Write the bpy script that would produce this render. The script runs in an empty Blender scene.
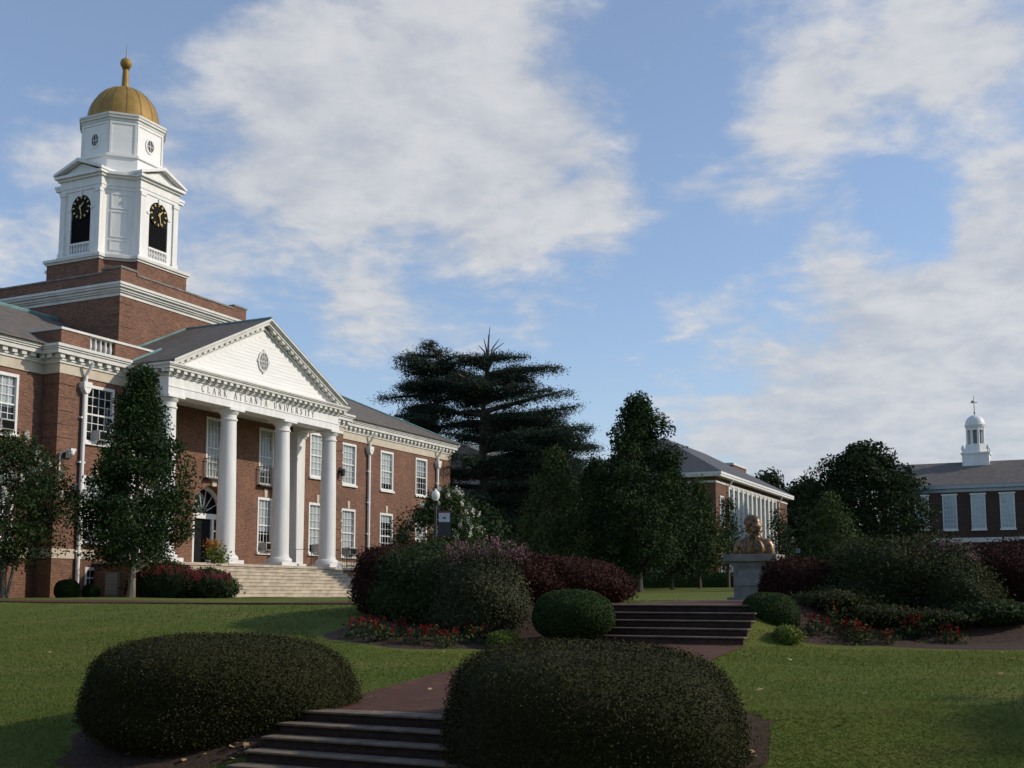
import bpy, bmesh, math, random
import numpy as np
from mathutils import Vector, Matrix
R = math.radians
sc = bpy.context.scene
COL = sc.collection
rng = np.random.default_rng(7)
random.seed(7)

# ------------------------------------------------------------------ camera
cam_d = bpy.data.cameras.new('camera')
cam = bpy.data.objects.new('camera', cam_d); COL.objects.link(cam)
cam.location = (0, 0, 0)
PITCH = 0.113
cam.rotation_euler = (math.pi/2 + PITCH, 0, 0)
cam_d.sensor_width = 36.0
cam_d.lens = 1157.0/1024*36.0
cam_d.shift_y = 79.0/1024
cam_d.clip_start = 0.1; cam_d.clip_end = 3000
sc.camera = cam
# ------------------------------------------------------------------ sun and sky
SUN_EL = 29.0
SUN_DIR = Vector((math.cos(R(SUN_EL))*0.9998, math.cos(R(SUN_EL))*0.02, math.sin(R(SUN_EL)))).normalized()
sun_d = bpy.data.lights.new('sun', 'SUN'); sun_d.energy = 3.1; sun_d.angle = R(0.6); sun_d.color = (1.0, 0.89, 0.74)
sun = bpy.data.objects.new('sun', sun_d); COL.objects.link(sun)
sun.location = (60, 0, 60)
sun.rotation_euler = (-SUN_DIR).to_track_quat('-Z', 'Y').to_euler()
sc.view_settings.view_transform = 'Standard'
sc.view_settings.look = 'None'
sc.view_settings.exposure = 0.0
sc.view_settings.gamma = 1.0
sc.view_settings.use_curve_mapping = False

F_, CX_, CY_ = 1157.0, 512.0, 463.0
def ray(x, y):                                   # direction through a pixel, for laying things out
    u = (x-CX_)/F_; v = -(y-CY_)/F_
    return Vector((u, math.cos(PITCH)-v*math.sin(PITCH), math.sin(PITCH)+v*math.cos(PITCH)))
def at(x, y, d):
    r = ray(x, y); return r*(d/r.y)

def build_world():
    w = bpy.data.worlds.new('World'); sc.world = w; w.use_nodes = True
    nt = w.node_tree; N = nt.nodes; L = nt.links
    for n in list(N): N.remove(n)
    out = N.new('ShaderNodeOutputWorld'); bg = N.new('ShaderNodeBackground')
    L.new(bg.outputs[0], out.inputs[0])
    sky = N.new('ShaderNodeTexSky'); sky.sky_type = 'NISHITA'; sky.sun_disc = False
    sky.sun_elevation = R(SUN_EL); sky.sun_rotation = math.atan2(SUN_DIR.x, SUN_DIR.y)
    sky.air_density = 1.0; sky.dust_density = 0.6; sky.ozone_density = 2.0; sky.altitude = 200
    tc = N.new('ShaderNodeTexCoord')
    def M(op, a, b=None, clamp=False):
        n = N.new('ShaderNodeMath'); n.operation = op; n.use_clamp = clamp
        for i, v in enumerate((a, b)):
            if v is None: continue
            if isinstance(v, (int, float)): n.inputs[i].default_value = v
            else: L.new(v, n.inputs[i])
        return n.outputs[0]
    def VM(op, a, b):
        n = N.new('ShaderNodeVectorMath'); n.operation = op
        L.new(a, n.inputs[0])
        if isinstance(b, tuple): n.inputs[1].default_value = b
        else: L.new(b, n.inputs[1])
        return n
    def SS(v, lo, hi):
        n = N.new('ShaderNodeMapRange'); n.interpolation_type = 'SMOOTHSTEP'
        L.new(v, n.inputs[0]); n.inputs[1].default_value = lo; n.inputs[2].default_value = hi
        n.inputs[3].default_value = 0; n.inputs[4].default_value = 1
        return n.outputs[0]
    sep = N.new('ShaderNodeSeparateXYZ'); L.new(tc.outputs['Generated'], sep.inputs[0])
    h = M('ADD', M('MAXIMUM', sep.outputs[2], 0.0), 0.22)
    cmb = N.new('ShaderNodeCombineXYZ')
    L.new(M('DIVIDE', sep.outputs[0], h), cmb.inputs[0]); L.new(M('DIVIDE', sep.outputs[1], h), cmb.inputs[1])
    L.new(M('MULTIPLY', sep.outputs[2], 0.8), cmb.inputs[2])
    def noise(scale, detail, rough, dist, off):
        v = VM('ADD', cmb.outputs[0], off)
        n = N.new('ShaderNodeTexNoise'); n.inputs['Scale'].default_value = scale; n.inputs['Detail'].default_value = detail
        n.inputs['Roughness'].default_value = rough; n.inputs['Distortion'].default_value = dist
        L.new(v.outputs[0], n.inputs['Vector']); return n.outputs[0]
    n1 = noise(4.2, 10, 0.60, 0.3, (0.3, 1.7, 0))
    n2 = noise(10.0, 6, 0.6, 0.15, (4.1, 0.2, 3))
    n3 = noise(24.0, 5, 0.6, 0.2, (7.7, 2.2, 5))
    # cloud banks fixed in the sky: (pixel x, y it stands over, angular radius in degrees, weight)
    banks = [(430, 110, 7.0, .40), (520, 80, 4.2, .24), (360, 60, 5, .20), (30, 225, 6.0, .34), (235, 190, 5.5, .32), (550, 190, 3.5, .26), (400, 230, 5, .16), (90, 120, 2.5, .10),
             (990, 95, 3.4, .44), (790, 160, 2.4, .40), (760, 85, 1.8, .26), (840, 85, 1.7, .26), (850, 8, 2.8, .30), (960, 30, 2.4, .20), (1010, 210, 1.8, .38), (850, 235, 1.7, .30), (790, 300, 2.2, .16), (970, 285, 2.4, .20), (700, 290, 1.8, .22),
             (1000, 430, 6.5, .50), (840, 430, 5.5, .42), (690, 430, 4.5, .34), (960, 350, 3.5, .30), (370, 325, 1.8, .30), (562, 327, 1.5, .28), (690, 167, 1.1, .30), (615, 222, 1.7, .28), (700, 210, 1.3, .20), (745, 215, 1.2, .18),
             (660, 50, 4, -.16), (640, 310, 4.5, -.18), (760, 350, 2.5, -.10), (330, 300, 3.5, -.16), (920, 190, 3.0, -.14), (910, 250, 1.5, -.12), (600, 20, 3, -.1),
             (110, 20, 5, -.10), (20, 60, 4, -.14)]
    tot = None
    for px, py, ang, wt in banks:
        d = ray(px, py).normalized()
        dp = VM('DOT_PRODUCT', tc.outputs['Generated'], tuple(d)).outputs[1]
        s = SS(dp, math.cos(R(ang*1.9)), 1.0)
        t = M('MULTIPLY', s, wt)
        tot = t if tot is None else M('ADD', tot, t)
    cov = M('ADD', M('ADD', M('MULTIPLY', n1, 1.7), M('MULTIPLY', n2, 0.80)), M('MULTIPLY', n3, 0.20))
    dens = SS(M('ADD', cov, tot), 1.46, 2.06)
    shade = SS(M('ADD', M('MULTIPLY', n2, 0.55), M('MULTIPLY', n1, 0.55)), 0.38, 0.72)
    ccol = N.new('ShaderNodeMix'); ccol.data_type = 'RGBA'
    L.new(shade, ccol.inputs[0])
    ccol.inputs[6].default_value = (0.48, 0.51, 0.57, 1); ccol.inputs[7].default_value = (0.76, 0.745, 0.735, 1)
    skc = VM('MULTIPLY', sky.outputs[0], (0.152, 0.158, 0.168))
    mix = N.new('ShaderNodeMix'); mix.data_type = 'RGBA'
    L.new(M('MULTIPLY', dens, 0.90), mix.inputs[0]); L.new(skc.outputs[0], mix.inputs[6]); L.new(ccol.outputs[2], mix.inputs[7])
    # pale air low over the horizon
    hz = M('ADD', M('MULTIPLY', SS(sep.outputs[2], 0.28, 0.0), 0.46), 0.33)
    mix2 = N.new('ShaderNodeMix'); mix2.data_type = 'RGBA'
    L.new(M('MULTIPLY', hz, 0.60), mix2.inputs[0]); L.new(mix.outputs[2], mix2.inputs[6]); mix2.inputs[7].default_value = (0.48, 0.54, 0.63, 1)
    L.new(mix2.outputs[2], bg.inputs[0]); bg.inputs[1].default_value = 1.0
build_world()

# ------------------------------------------------------------------ materials
def new_mat(name):
    m = bpy.data.materials.new(name); m.use_nodes = True
    nt = m.node_tree
    return m, nt, nt.nodes, nt.links, nt.nodes['Principled BSDF']
def rgba(c): return (c[0], c[1], c[2], 1)
def mix_col(N, L, fac, a, b):
    n = N.new('ShaderNodeMix'); n.data_type = 'RGBA'
    if isinstance(fac, float): n.inputs[0].default_value = fac
    else: L.new(fac, n.inputs[0])
    for i, v in ((6, a), (7, b)):
        if isinstance(v, tuple): n.inputs[i].default_value = rgba(v)
        else: L.new(v, n.inputs[i])
    return n.outputs[2]
def tex_noise(N, L, scale, detail=5, rough=.6, coord='Object', dist=0.0, sx=None):
    tc = N.new('ShaderNodeTexCoord'); n = N.new('ShaderNodeTexNoise')
    n.inputs['Scale'].default_value = scale; n.inputs['Detail'].default_value = detail; n.inputs['Roughness'].default_value = rough
    n.inputs['Distortion'].default_value = dist
    src = tc.outputs[coord]
    if sx:
        mp = N.new('ShaderNodeMapping'); mp.inputs['Scale'].default_value = sx; L.new(src, mp.inputs[0]); src = mp.outputs[0]
    L.new(src, n.inputs['Vector']); return n.outputs[0]
def ramp(N, L, v, lo, hi):
    n = N.new('ShaderNodeMapRange'); L.new(v, n.inputs[0]); n.inputs[1].default_value = lo; n.inputs[2].default_value = hi
    return n.outputs[0]
def bump(N, L, P, h, s, d=.02):
    b = N.new('ShaderNodeBump'); b.inputs['Strength'].default_value = s; b.inputs['Distance'].default_value = d
    L.new(h, b.inputs['Height']); L.new(b.outputs[0], P.inputs['Normal'])
def plain(name, c1, c2=None, rough=.6, scale=3.0, metal=0.0, bmp=0.0, sx=None, spec=.5, lo=.35, hi=.65):
    m, nt, N, L, P = new_mat(name)
    P.inputs['Roughness'].default_value = rough; P.inputs['Metallic'].default_value = metal
    P.inputs['Specular IOR Level'].default_value = spec
    n = tex_noise(N, L, scale, sx=sx)
    L.new(mix_col(N, L, ramp(N, L, n, lo, hi), c1, c2 or tuple(.8*v for v in c1)), P.inputs['Base Color'])
    if bmp: bump(N, L, P, tex_noise(N, L, scale*6), bmp)
    return m
def brick_mat(name, a, b, mortar, w=.215, h=.072, vary=1.0):
    m, nt, N, L, P = new_mat(name)
    P.inputs['Roughness'].default_value = .85; P.inputs['Specular IOR Level'].default_value = .25
    tc = N.new('ShaderNodeTexCoord'); br = N.new('ShaderNodeTexBrick')
    L.new(tc.outputs['UV'], br.inputs['Vector'])
    br.inputs['Scale'].default_value = 1; br.inputs['Brick Width'].default_value = w; br.inputs['Row Height'].default_value = h
    br.inputs['Mortar Size'].default_value = .010; br.inputs['Mortar Smooth'].default_value = .3; br.inputs['Bias'].default_value = -.1
    br.inputs['Color1'].default_value = rgba(a); br.inputs['Color2'].default_value = rgba(b); br.inputs['Mortar'].default_value = rgba(mortar)
    n = tex_noise(N, L, .9, 6, .65)
    g = N.new('ShaderNodeMix'); g.data_type = 'RGBA'; g.blend_type = 'MULTIPLY'; g.inputs[0].default_value = vary
    L.new(br.outputs[0], g.inputs[6])
    L.new(mix_col(N, L, ramp(N, L, n, .3, .7), (.74, .74, .76), (1.12, 1.08, 1.04)), g.inputs[7])
    n2 = tex_noise(N, L, 5.5, 3, .7, coord='UV', sx=(1, 2.2, 1))
    g2 = N.new('ShaderNodeMix'); g2.data_type = 'RGBA'; g2.blend_type = 'MULTIPLY'; g2.inputs[0].default_value = vary
    L.new(g.outputs[2], g2.inputs[6]); L.new(mix_col(N, L, ramp(N, L, n2, .32, .68), (.66, .68, .72), (1.3, 1.26, 1.2)), g2.inputs[7])
    L.new(g2.outputs[2], P.inputs['Base Color'])
    bump(N, L, P, br.outputs[1], -.35, .012)
    return m
def leaf_mat(name, c1, c2, c3=None, trans=.18, rough=.75, spec=.12):
    m, nt, N, L, P = new_mat(name)
    at_ = N.new('ShaderNodeAttribute'); at_.attribute_name = 'tint'
    cr = N.new('ShaderNodeValToRGB'); e = cr.color_ramp.elements
    e[0].position = 0; e[0].color = rgba(c1); e[1].position = .8; e[1].color = rgba(c2)
    if c3: x = e.new(1.0); x.color = rgba(c3)
    L.new(at_.outputs['Fac'], cr.inputs[0]); L.new(cr.outputs[0], P.inputs['Base Color'])
    P.inputs['Roughness'].default_value = rough; P.inputs['Specular IOR Level'].default_value = spec
    t = N.new('ShaderNodeBsdfTranslucent'); L.new(cr.outputs[0], t.inputs[0])
    mx = N.new('ShaderNodeMixShader'); mx.inputs[0].default_value = trans
    L.new(P.outputs[0], mx.inputs[1]); L.new(t.outputs[0], mx.inputs[2])
    L.new(mx.outputs[0], nt.nodes['Material Output'].inputs[0])
    return m
def glass_mat(name, tint=(.75, .8, .85)):
    m, nt, N, L, P = new_mat(name)
    tr = N.new('ShaderNodeBsdfTransparent'); tr.inputs[0].default_value = rgba(tint)
    gl = N.new('ShaderNodeBsdfGlossy'); gl.inputs['Roughness'].default_value = .03
    fr = N.new('ShaderNodeFresnel'); fr.inputs[0].default_value = 1.5
    mx = N.new('ShaderNodeMixShader'); L.new(fr.outputs[0], mx.inputs[0]); L.new(tr.outputs[0], mx.inputs[1]); L.new(gl.outputs[0], mx.inputs[2])
    L.new(mx.outputs[0], nt.nodes['Material Output'].inputs[0]); return m
MT = {}
MT['brick'] = brick_mat('brick', (.215, .098, .060), (.125, .055, .037), (.22, .165, .125))
MT['brick_far'] = brick_mat('brick far', (.19, .082, .052), (.12, .052, .036), (.18, .13, .10))
MT['brick_shaded'] = brick_mat('brick in shade', (.085, .048, .038), (.055, .034, .029), (.08, .06, .05))  # brick colour deepened to carry the shade on the cupola building
MT['white'] = plain('white paint', (.80, .795, .775), (.69, .68, .65), .5, 2.0, sx=(1.6, 1.6, .22), lo=.3, hi=.55)
MT['siding'] = plain('white siding', (.80, .79, .76), (.74, .73, .70), .55, .8, sx=(1, 1, 8))
MT['trim'] = plain('weathered trim', (.66, .65, .61), (.54, .53, .49), .6, 1.5)
MT['stone'] = plain('limestone', (.56, .49, .38), (.46, .40, .31), .8, 1.8)
MT['step'] = plain('step stone', (.52, .45, .35), (.33, .28, .21), .85, 2.2, bmp=.2)
MT['slate'] = plain('slate', (.15, .128, .105), (.085, .074, .064), .8, 2.5, bmp=.3, sx=(1, 1, 3))
MT['slate_blue'] = plain('slate blue', (.085, .088, .095), (.055, .057, .063), .8, 2.5, bmp=.3, sx=(1, 1, 3))
MT['copper'] = plain('verdigris copper', (.16, .30, .29), (.10, .20, .20), .6, 3)
MT['gold'] = plain('gold leaf', (.35, .225, .065), (.27, .168, .046), .6, 2, metal=.2, spec=.3)
MT['gold_bright'] = plain('gilt', (.55, .38, .11), (.46, .31, .09), .3, 2, metal=.7)
MT['black'] = plain('black paint', (.008, .008, .009), (.013, .013, .013), .8, 4, spec=.12)
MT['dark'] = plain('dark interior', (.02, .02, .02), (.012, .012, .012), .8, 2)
MT['iron'] = plain('wrought iron', (.02, .02, .02), (.03, .028, .026), .5, 8)
MT['blind'] = plain('window blind', (.78, .78, .74), (.66, .66, .62), .9, 1.3, sx=(6, 6, .4))
MT['curtain'] = plain('drawn curtain', (.6, .61, .6), (.45, .46, .46), .9, 2.5, sx=(7, 7, .3))
MT['glass'] = glass_mat('window glass')
MT['grey'] = plain('grey metal', (.22, .22, .21), (.16, .16, .155), .5, 6)
MT['acgrey'] = plain('air conditioner casing', (.45, .44, .41), (.36, .35, .33), .6, 5)
MT['letter'] = plain('dark letters', (.07, .065, .06), (.09, .085, .08), .6, 3)
MT['concrete'] = plain('concrete', (.24, .225, .20), (.14, .132, .118), .85, 2.4, bmp=.25)
MT['bronze'] = plain('bronze', (.27, .16, .075), (.075, .045, .026), .36, 7, metal=.5, bmp=.12)
MT['bark'] = plain('bark', (.13, .10, .075), (.06, .048, .038), .9, 9, bmp=.5, sx=(1, 1, .25))
MT['pale_bark'] = plain('pale bark', (.22, .18, .14), (.12, .095, .075), .9, 9, bmp=.4, sx=(1, 1, .25))
MT['globe'] = plain('milk glass', (.82, .80, .74), (.78, .76, .70), .25, 2)
MT['banner'] = plain('pale banner', (.55, .56, .60), (.45, .46, .52), .7, 9)
MT['red_cloth'] = plain('red cloth', (.30, .035, .05), (.24, .03, .04), .7, 6)
MT['dark_cloth'] = plain('dark cloth', (.045, .04, .045), (.03, .03, .032), .7, 6)
MT['mulch'] = plain('mulch', (.070, .036, .020), (.026, .014, .008), .95, 14, bmp=.8)
MT['sky_tint'] = plain('sky tinted panes', (.22, .28, .34), (.16, .21, .27), .15, .7, spec=.9)  # sky reflection painted into the panes; the cupola building's eave shares the colour
MT['sky_panes'] = plain('pale panes', (.36, .42, .47), (.28, .33, .38), .2, .6, spec=.8)  # pale sky reflection put into the pane colour
MT['hide'] = plain('dark bronze recess', (.05, .03, .018), None, .6, 4)
MT['flower_red'] = leaf_mat('red petals', (.11, .006, .007), (.22, .012, .010), trans=.1)
MT['pink'] = leaf_mat('pink petals', (.50, .10, .14), (.62, .22, .24), trans=.15)
MT['white_petal'] = leaf_mat('white petals', (.62, .60, .48), (.75, .74, .66), trans=.15)
MT['oak'] = leaf_mat('oak leaves', (.016, .034, .011), (.034, .064, .018))
MT['myrtle'] = leaf_mat('myrtle leaves', (.020, .040, .013), (.050, .074, .024))
MT['cedar'] = leaf_mat('cedar needles', (.018, .033, .021), (.040, .060, .038), trans=.1)
MT['holly'] = leaf_mat('holly leaves', (.015, .032, .011), (.034, .058, .017), trans=.12)
MT['conifer'] = leaf_mat('conifer foliage', (.030, .050, .016), (.066, .092, .027), trans=.12)
MT['darktree'] = leaf_mat('dark tree leaves', (.016, .029, .012), (.034, .050, .018), trans=.12)
MT['box'] = leaf_mat('boxwood leaves', (.030, .033, .011), (.052, .050, .018), (.066, .058, .024), trans=.06)
MT['box_green'] = leaf_mat('boxwood green', (.024, .046, .014), (.050, .082, .022), trans=.1)
MT['burgundy'] = leaf_mat('burgundy leaves', (.036, .013, .010), (.062, .024, .016), (.07, .042, .022), trans=.12)
MT['abelia'] = leaf_mat('abelia leaves', (.045, .055, .026), (.090, .085, .045), (.17, .11, .09), trans=.12)
MT['tallgrass'] = leaf_mat('grassy shrub', (.030, .050, .018), (.075, .095, .035), trans=.2)
MT['olive'] = leaf_mat('olive leaves', (.026, .036, .013), (.066, .074, .026), (.12, .06, .035), trans=.15)
MT['lime'] = leaf_mat('lime leaves', (.085, .125, .025), (.18, .22, .045), trans=.25)
MT['rosebush'] = leaf_mat('rose leaves', (.022, .040, .016), (.048, .070, .026), trans=.12)
MT['orange'] = leaf_mat('coleus leaves', (.30, .10, .02), (.42, .20, .04), trans=.2)
MT['dead'] = leaf_mat('fallen leaf', (.25, .15, .07), (.45, .33, .18), trans=.1)
MT['bedgrass'] = leaf_mat('grass blade', (.088, .130, .020), (.160, .190, .040), (.27, .23, .075), trans=.4)

def lawn_mat():
    m, nt, N, L, P = new_mat('lawn grass')
    P.inputs['Roughness'].default_value = .9; P.inputs['Specular IOR Level'].default_value = .15
    big = tex_noise(N, L, .16, 4, .55)
    mid = tex_noise(N, L, 1.1, 5, .6, sx=(.35, 1.2, 1))
    fine = tex_noise(N, L, 22, 4, .7)
    c = mix_col(N, L, ramp(N, L, big, .35, .65), (.095, .132, .021), (.122, .150, .030))
    c = mix_col(N, L, ramp(N, L, mid, .46, .74), c, (.175, .165, .046))
    g = N.new('ShaderNodeMix'); g.data_type = 'RGBA'; g.blend_type = 'MULTIPLY'; g.inputs[0].default_value = 1
    L.new(c, g.inputs[6]); L.new(mix_col(N, L, ramp(N, L, fine, .3, .7), (.62, .66, .6), (1.25, 1.2, 1.2)), g.inputs[7])
    L.new(g.outputs[2], P.inputs['Base Color'])
    bump(N, L, P, fine, .9, .05)
    return m
MT['lawn'] = lawn_mat()
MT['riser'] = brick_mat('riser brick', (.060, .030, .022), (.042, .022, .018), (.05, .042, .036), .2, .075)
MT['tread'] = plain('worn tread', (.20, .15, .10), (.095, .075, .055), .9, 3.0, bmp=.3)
MT['path_brick'] = brick_mat('path brick', (.115, .045, .024), (.074, .032, .019), (.078, .055, .038), .2, .1)

# ------------------------------------------------------------------ object helpers
def tag(o, label=None, cat=None, group=None, kind=None):
    if label: o['label'] = label
    if cat: o['category'] = cat
    if group: o['group'] = group
    if kind: o['kind'] = kind
    return o
def empty(name, loc, rz=0.0):
    o = bpy.data.objects.new(name, None); COL.objects.link(o); o.location = loc; o.rotation_euler = (0, 0, rz); o.empty_display_size = .3
    return o
class MB:
    def __init__(s): s.bm = bmesh.new()
    def quad(s, *p):
        s.bm.faces.new([s.bm.verts.new(q) for q in p]); return s
    def box(s, x0, x1, y0, y1, z0, z1):
        v = [s.bm.verts.new((x, y, z)) for z in (z0, z1) for x, y in ((x0, y0), (x1, y0), (x1, y1), (x0, y1))]
        for f in ((3, 2, 1, 0), (4, 5, 6, 7), (0, 1, 5, 4), (1, 2, 6, 5), (2, 3, 7, 6), (3, 0, 4, 7)):
            s.bm.faces.new([v[i] for i in f])
        return s
    def prism(s, poly, axis, a, b):          # polygon in the two other axes, extruded along axis
        def P(u, v, t): return {'x': (t, u, v), 'y': (u, t, v), 'z': (u, v, t)}[axis]
        A = [s.bm.verts.new(P(u, v, a)) for u, v in poly]; B = [s.bm.verts.new(P(u, v, b)) for u, v in poly]
        n = len(poly)
        s.bm.faces.new(A[::-1]); s.bm.faces.new(B)
        for i in range(n): s.bm.faces.new((A[i], A[(i+1) % n], B[(i+1) % n], B[i]))
        return s
    def lathe(s, prof, cx, cy, n=24, a0=0.0, cap=True):
        rings = []
        for r, z in prof:
            rings.append([s.bm.verts.new((cx+r*math.cos(a0+2*math.pi*i/n), cy+r*math.sin(a0+2*math.pi*i/n), z)) for i in range(n)])
        for A, B in zip(rings, rings[1:]):
            for i in range(n): s.bm.faces.new((A[i], A[(i+1) % n], B[(i+1) % n], B[i]))
        if cap: s.bm.faces.new(rings[0][::-1]); s.bm.faces.new(rings[-1])
        return s
    def tube(s, pts, r, n=8):
        pts = [Vector(p) for p in pts]; rr = r if isinstance(r, (list, tuple)) else [r]*len(pts); rings = []
        for i, p in enumerate(pts):
            t = (pts[min(i+1, len(pts)-1)]-pts[max(i-1, 0)]).normalized()
            u = t.orthogonal().normalized() if i == 0 else (u-t*u.dot(t)).normalized()
            w = t.cross(u)
            rings.append([s.bm.verts.new(p+(u*math.cos(2*math.pi*k/n)+w*math.sin(2*math.pi*k/n))*rr[i]) for k in range(n)])
        for A, B in zip(rings, rings[1:]):
            for k in range(n): s.bm.faces.new((A[k], A[(k+1) % n], B[(k+1) % n], B[k]))
        s.bm.faces.new(rings[0][::-1]); s.bm.faces.new(rings[-1]); return s
    def sphere(s, c, r, sc_=(1, 1, 1), u=16, v=10):
        bmesh.ops.create_uvsphere(s.bm, u_segments=u, v_segments=v, radius=r, matrix=Matrix.Translation(c) @ Matrix.Diagonal((*sc_, 1)))
        return s
    def xf(s, mat):
        bmesh.ops.transform(s.bm, matrix=mat, verts=s.bm.verts); return s
    def build(s, name, mat, parent=None, smooth=False, bevel=0.0, loc=None):
        bm = s.bm
        bmesh.ops.recalc_face_normals(bm, faces=bm.faces)
        uv = bm.loops.layers.uv.new('UVMap')
        for f in bm.faces:
            n = f.normal; ax, ay, az = abs(n.x), abs(n.y), abs(n.z)
            for l in f.loops:
                c = l.vert.co
                l[uv].uv = (c.x, c.y) if az >= max(ax, ay) else ((c.x, c.z) if ay >= ax else (c.y, c.z))
            f.smooth = smooth
        me = bpy.data.meshes.new(name); bm.to_mesh(me); bm.free()
        me.materials.append(MT[mat] if isinstance(mat, str) else mat)
        o = bpy.data.objects.new(name, me); COL.objects.link(o)
        if parent: o.parent = parent
        if loc: o.location = loc
        if bevel:
            b = o.modifiers.new('bevel', 'BEVEL'); b.width = bevel; b.segments = 2; b.limit_method = 'ANGLE'; b.angle_limit = R(40)
        if smooth:
            es = o.modifiers.new('split', 'EDGE_SPLIT'); es.split_angle = R(40)
        return o
def np_mesh(name, V, Fq, mat, parent=None, tint=None, smooth=False):
    me = bpy.data.meshes.new(name)
    k = Fq.shape[1]
    me.vertices.add(len(V)); me.vertices.foreach_set('co', V.astype(np.float32).ravel())
    me.loops.add(Fq.size); me.loops.foreach_set('vertex_index', Fq.astype(np.int32).ravel())
    me.polygons.add(len(Fq)); me.polygons.foreach_set('loop_start', np.arange(0, Fq.size, k, dtype=np.int32))
    me.polygons.foreach_set('loop_total', np.full(len(Fq), k, np.int32))
    me.update(calc_edges=True)
    if tint is not None:
        a = me.attributes.new('tint', 'FLOAT', 'FACE'); a.data.foreach_set('value', tint.astype(np.float32))
    if smooth: me.polygons.foreach_set('use_smooth', np.ones(len(Fq), bool))
    me.materials.append(MT[mat] if isinstance(mat, str) else mat)
    o = bpy.data.objects.new(name, me); COL.objects.link(o)
    if parent: o.parent = parent
    return o
def leaves(P, size, aspect=.55, nrm=None, nmix=.5, up=0.0):
    """diamond shaped leaves at points P; nrm = preferred facing"""
    n = len(P)
    d = rng.normal(size=(n, 3)); d /= np.linalg.norm(d, axis=1)[:, None]
    if nrm is not None:
        d = d*(1-nmix) + nrm*nmix
    d[:, 2] += up
    d /= np.linalg.norm(d, axis=1)[:, None]+1e-9
    r = rng.normal(size=(n, 3)); t = np.cross(d, r); t /= np.linalg.norm(t, axis=1)[:, None]+1e-9
    b = np.cross(d, t)
    s = (size*rng.uniform(.7, 1.35, n))[:, None]
    V = np.stack([P-t*s*.5, P-b*s*.5*aspect+d*s*.06, P+t*s*.5, P+b*s*.5*aspect+d*s*.06], 1).reshape(-1, 3)
    F = np.arange(4*n).reshape(n, 4)
    return V, F
def sphere_pts(n, c, r, shell=.55):
    d = rng.normal(size=(n, 3)); d /= np.linalg.norm(d, axis=1)[:, None]
    rad = (shell**3 + (1-shell**3)*rng.random(n))**(1/3)
    return np.array(c)+d*rad[:, None]*np.array(r), d
def clumps(cs, rs, n_per, size, shell=.5, nmix=.35, up=.25, flat=(1, 1, .8)):
    Ps, Ds, T = [], [], []
    for c, r in zip(cs, rs):
        n = max(12, int(n_per*(r**2)))
        p, d = sphere_pts(n, c, (r*flat[0], r*flat[1], r*flat[2]), shell)
        Ps.append(p); Ds.append(d); T.append(np.clip(rng.normal(.45+rng.normal()*.18, .2, n), 0, 1))
    P = np.concatenate(Ps); D = np.concatenate(Ds)
    V, F = leaves(P, size, nrm=D, nmix=nmix, up=up)
    return V, F, np.concatenate(T)

# ------------------------------------------------------------------ layout axes
DX = Vector((0.43496553, 0.9004471, 0)); DY = Vector((-0.9004471, 0.43496553, 0))
ROT = math.pi/2 - 0.45
A0 = Vector((3.3, 24.3, 0))                       # top of the upper garden steps
def garden(s, l, z=0.0):
    p = A0 + DX*s - DY*l; return Vector((p.x, p.y, z))
def to_sl(x, y):
    dx, dy = x-A0.x, y-A0.y
    return dx*DX.x+dy*DX.y, -(dx*DY.x+dy*DY.y)
SG = np.array([-30, -18, -14, -12, -10, -6, -3, -1.2, 0, 2, 10, 24, 45, 70, 110, 170, 400, 900])
ZG = np.array([-4.2, -2.95, -2.35, -2.02, -1.66, -1.17, -.74, -.42, -.25, -.21, -.17, -.08, .36, .62, .8, .8, .6, .2])
SP = np.array([-30, -18, -14, -12.2, -11.9, -10, -1.5, 0., 2, 10, 24, 45, 70, 110, 170, 400, 900])
ZP = np.array([-4.2, -2.9, -2.55, -2.42, -2.38, -1.56, -.97, -.25, -.21, -.17, -.08, .36, .62, .8, .8, .6, .2])
def ground(x, y):
    s, l = to_sl(x, y)
    s -= min(8, .48*max(0, l-1.9)+1.2*min(1, max(0, l-1.9)/1.6)) if s < 14 else 0
    zg = float(np.interp(s, SG, ZG)); zp = float(np.interp(s, SP, ZP))
    if s < 3 and l > 0: zg = zp
    w = min(1, max(0, (abs(l)-2.2)/4.0)); w = w*w*(3-2*w)
    z = zp*(1-w)+zg*w
    q = Vector((x+13.403, y-54, 0)); Y = q.dot(DY)
    b = min(1, max(0, (Y+11)/7)); b = b*b*(3-2*b)
    if Y < 25: z = z*(1-b) + (-.14)*b
    return z + .02*math.sin(x*.9+y*.35)*min(1, abs(l)/8) + .015*math.sin(x*.31-y*.77)*min(1, abs(l)/8)

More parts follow.
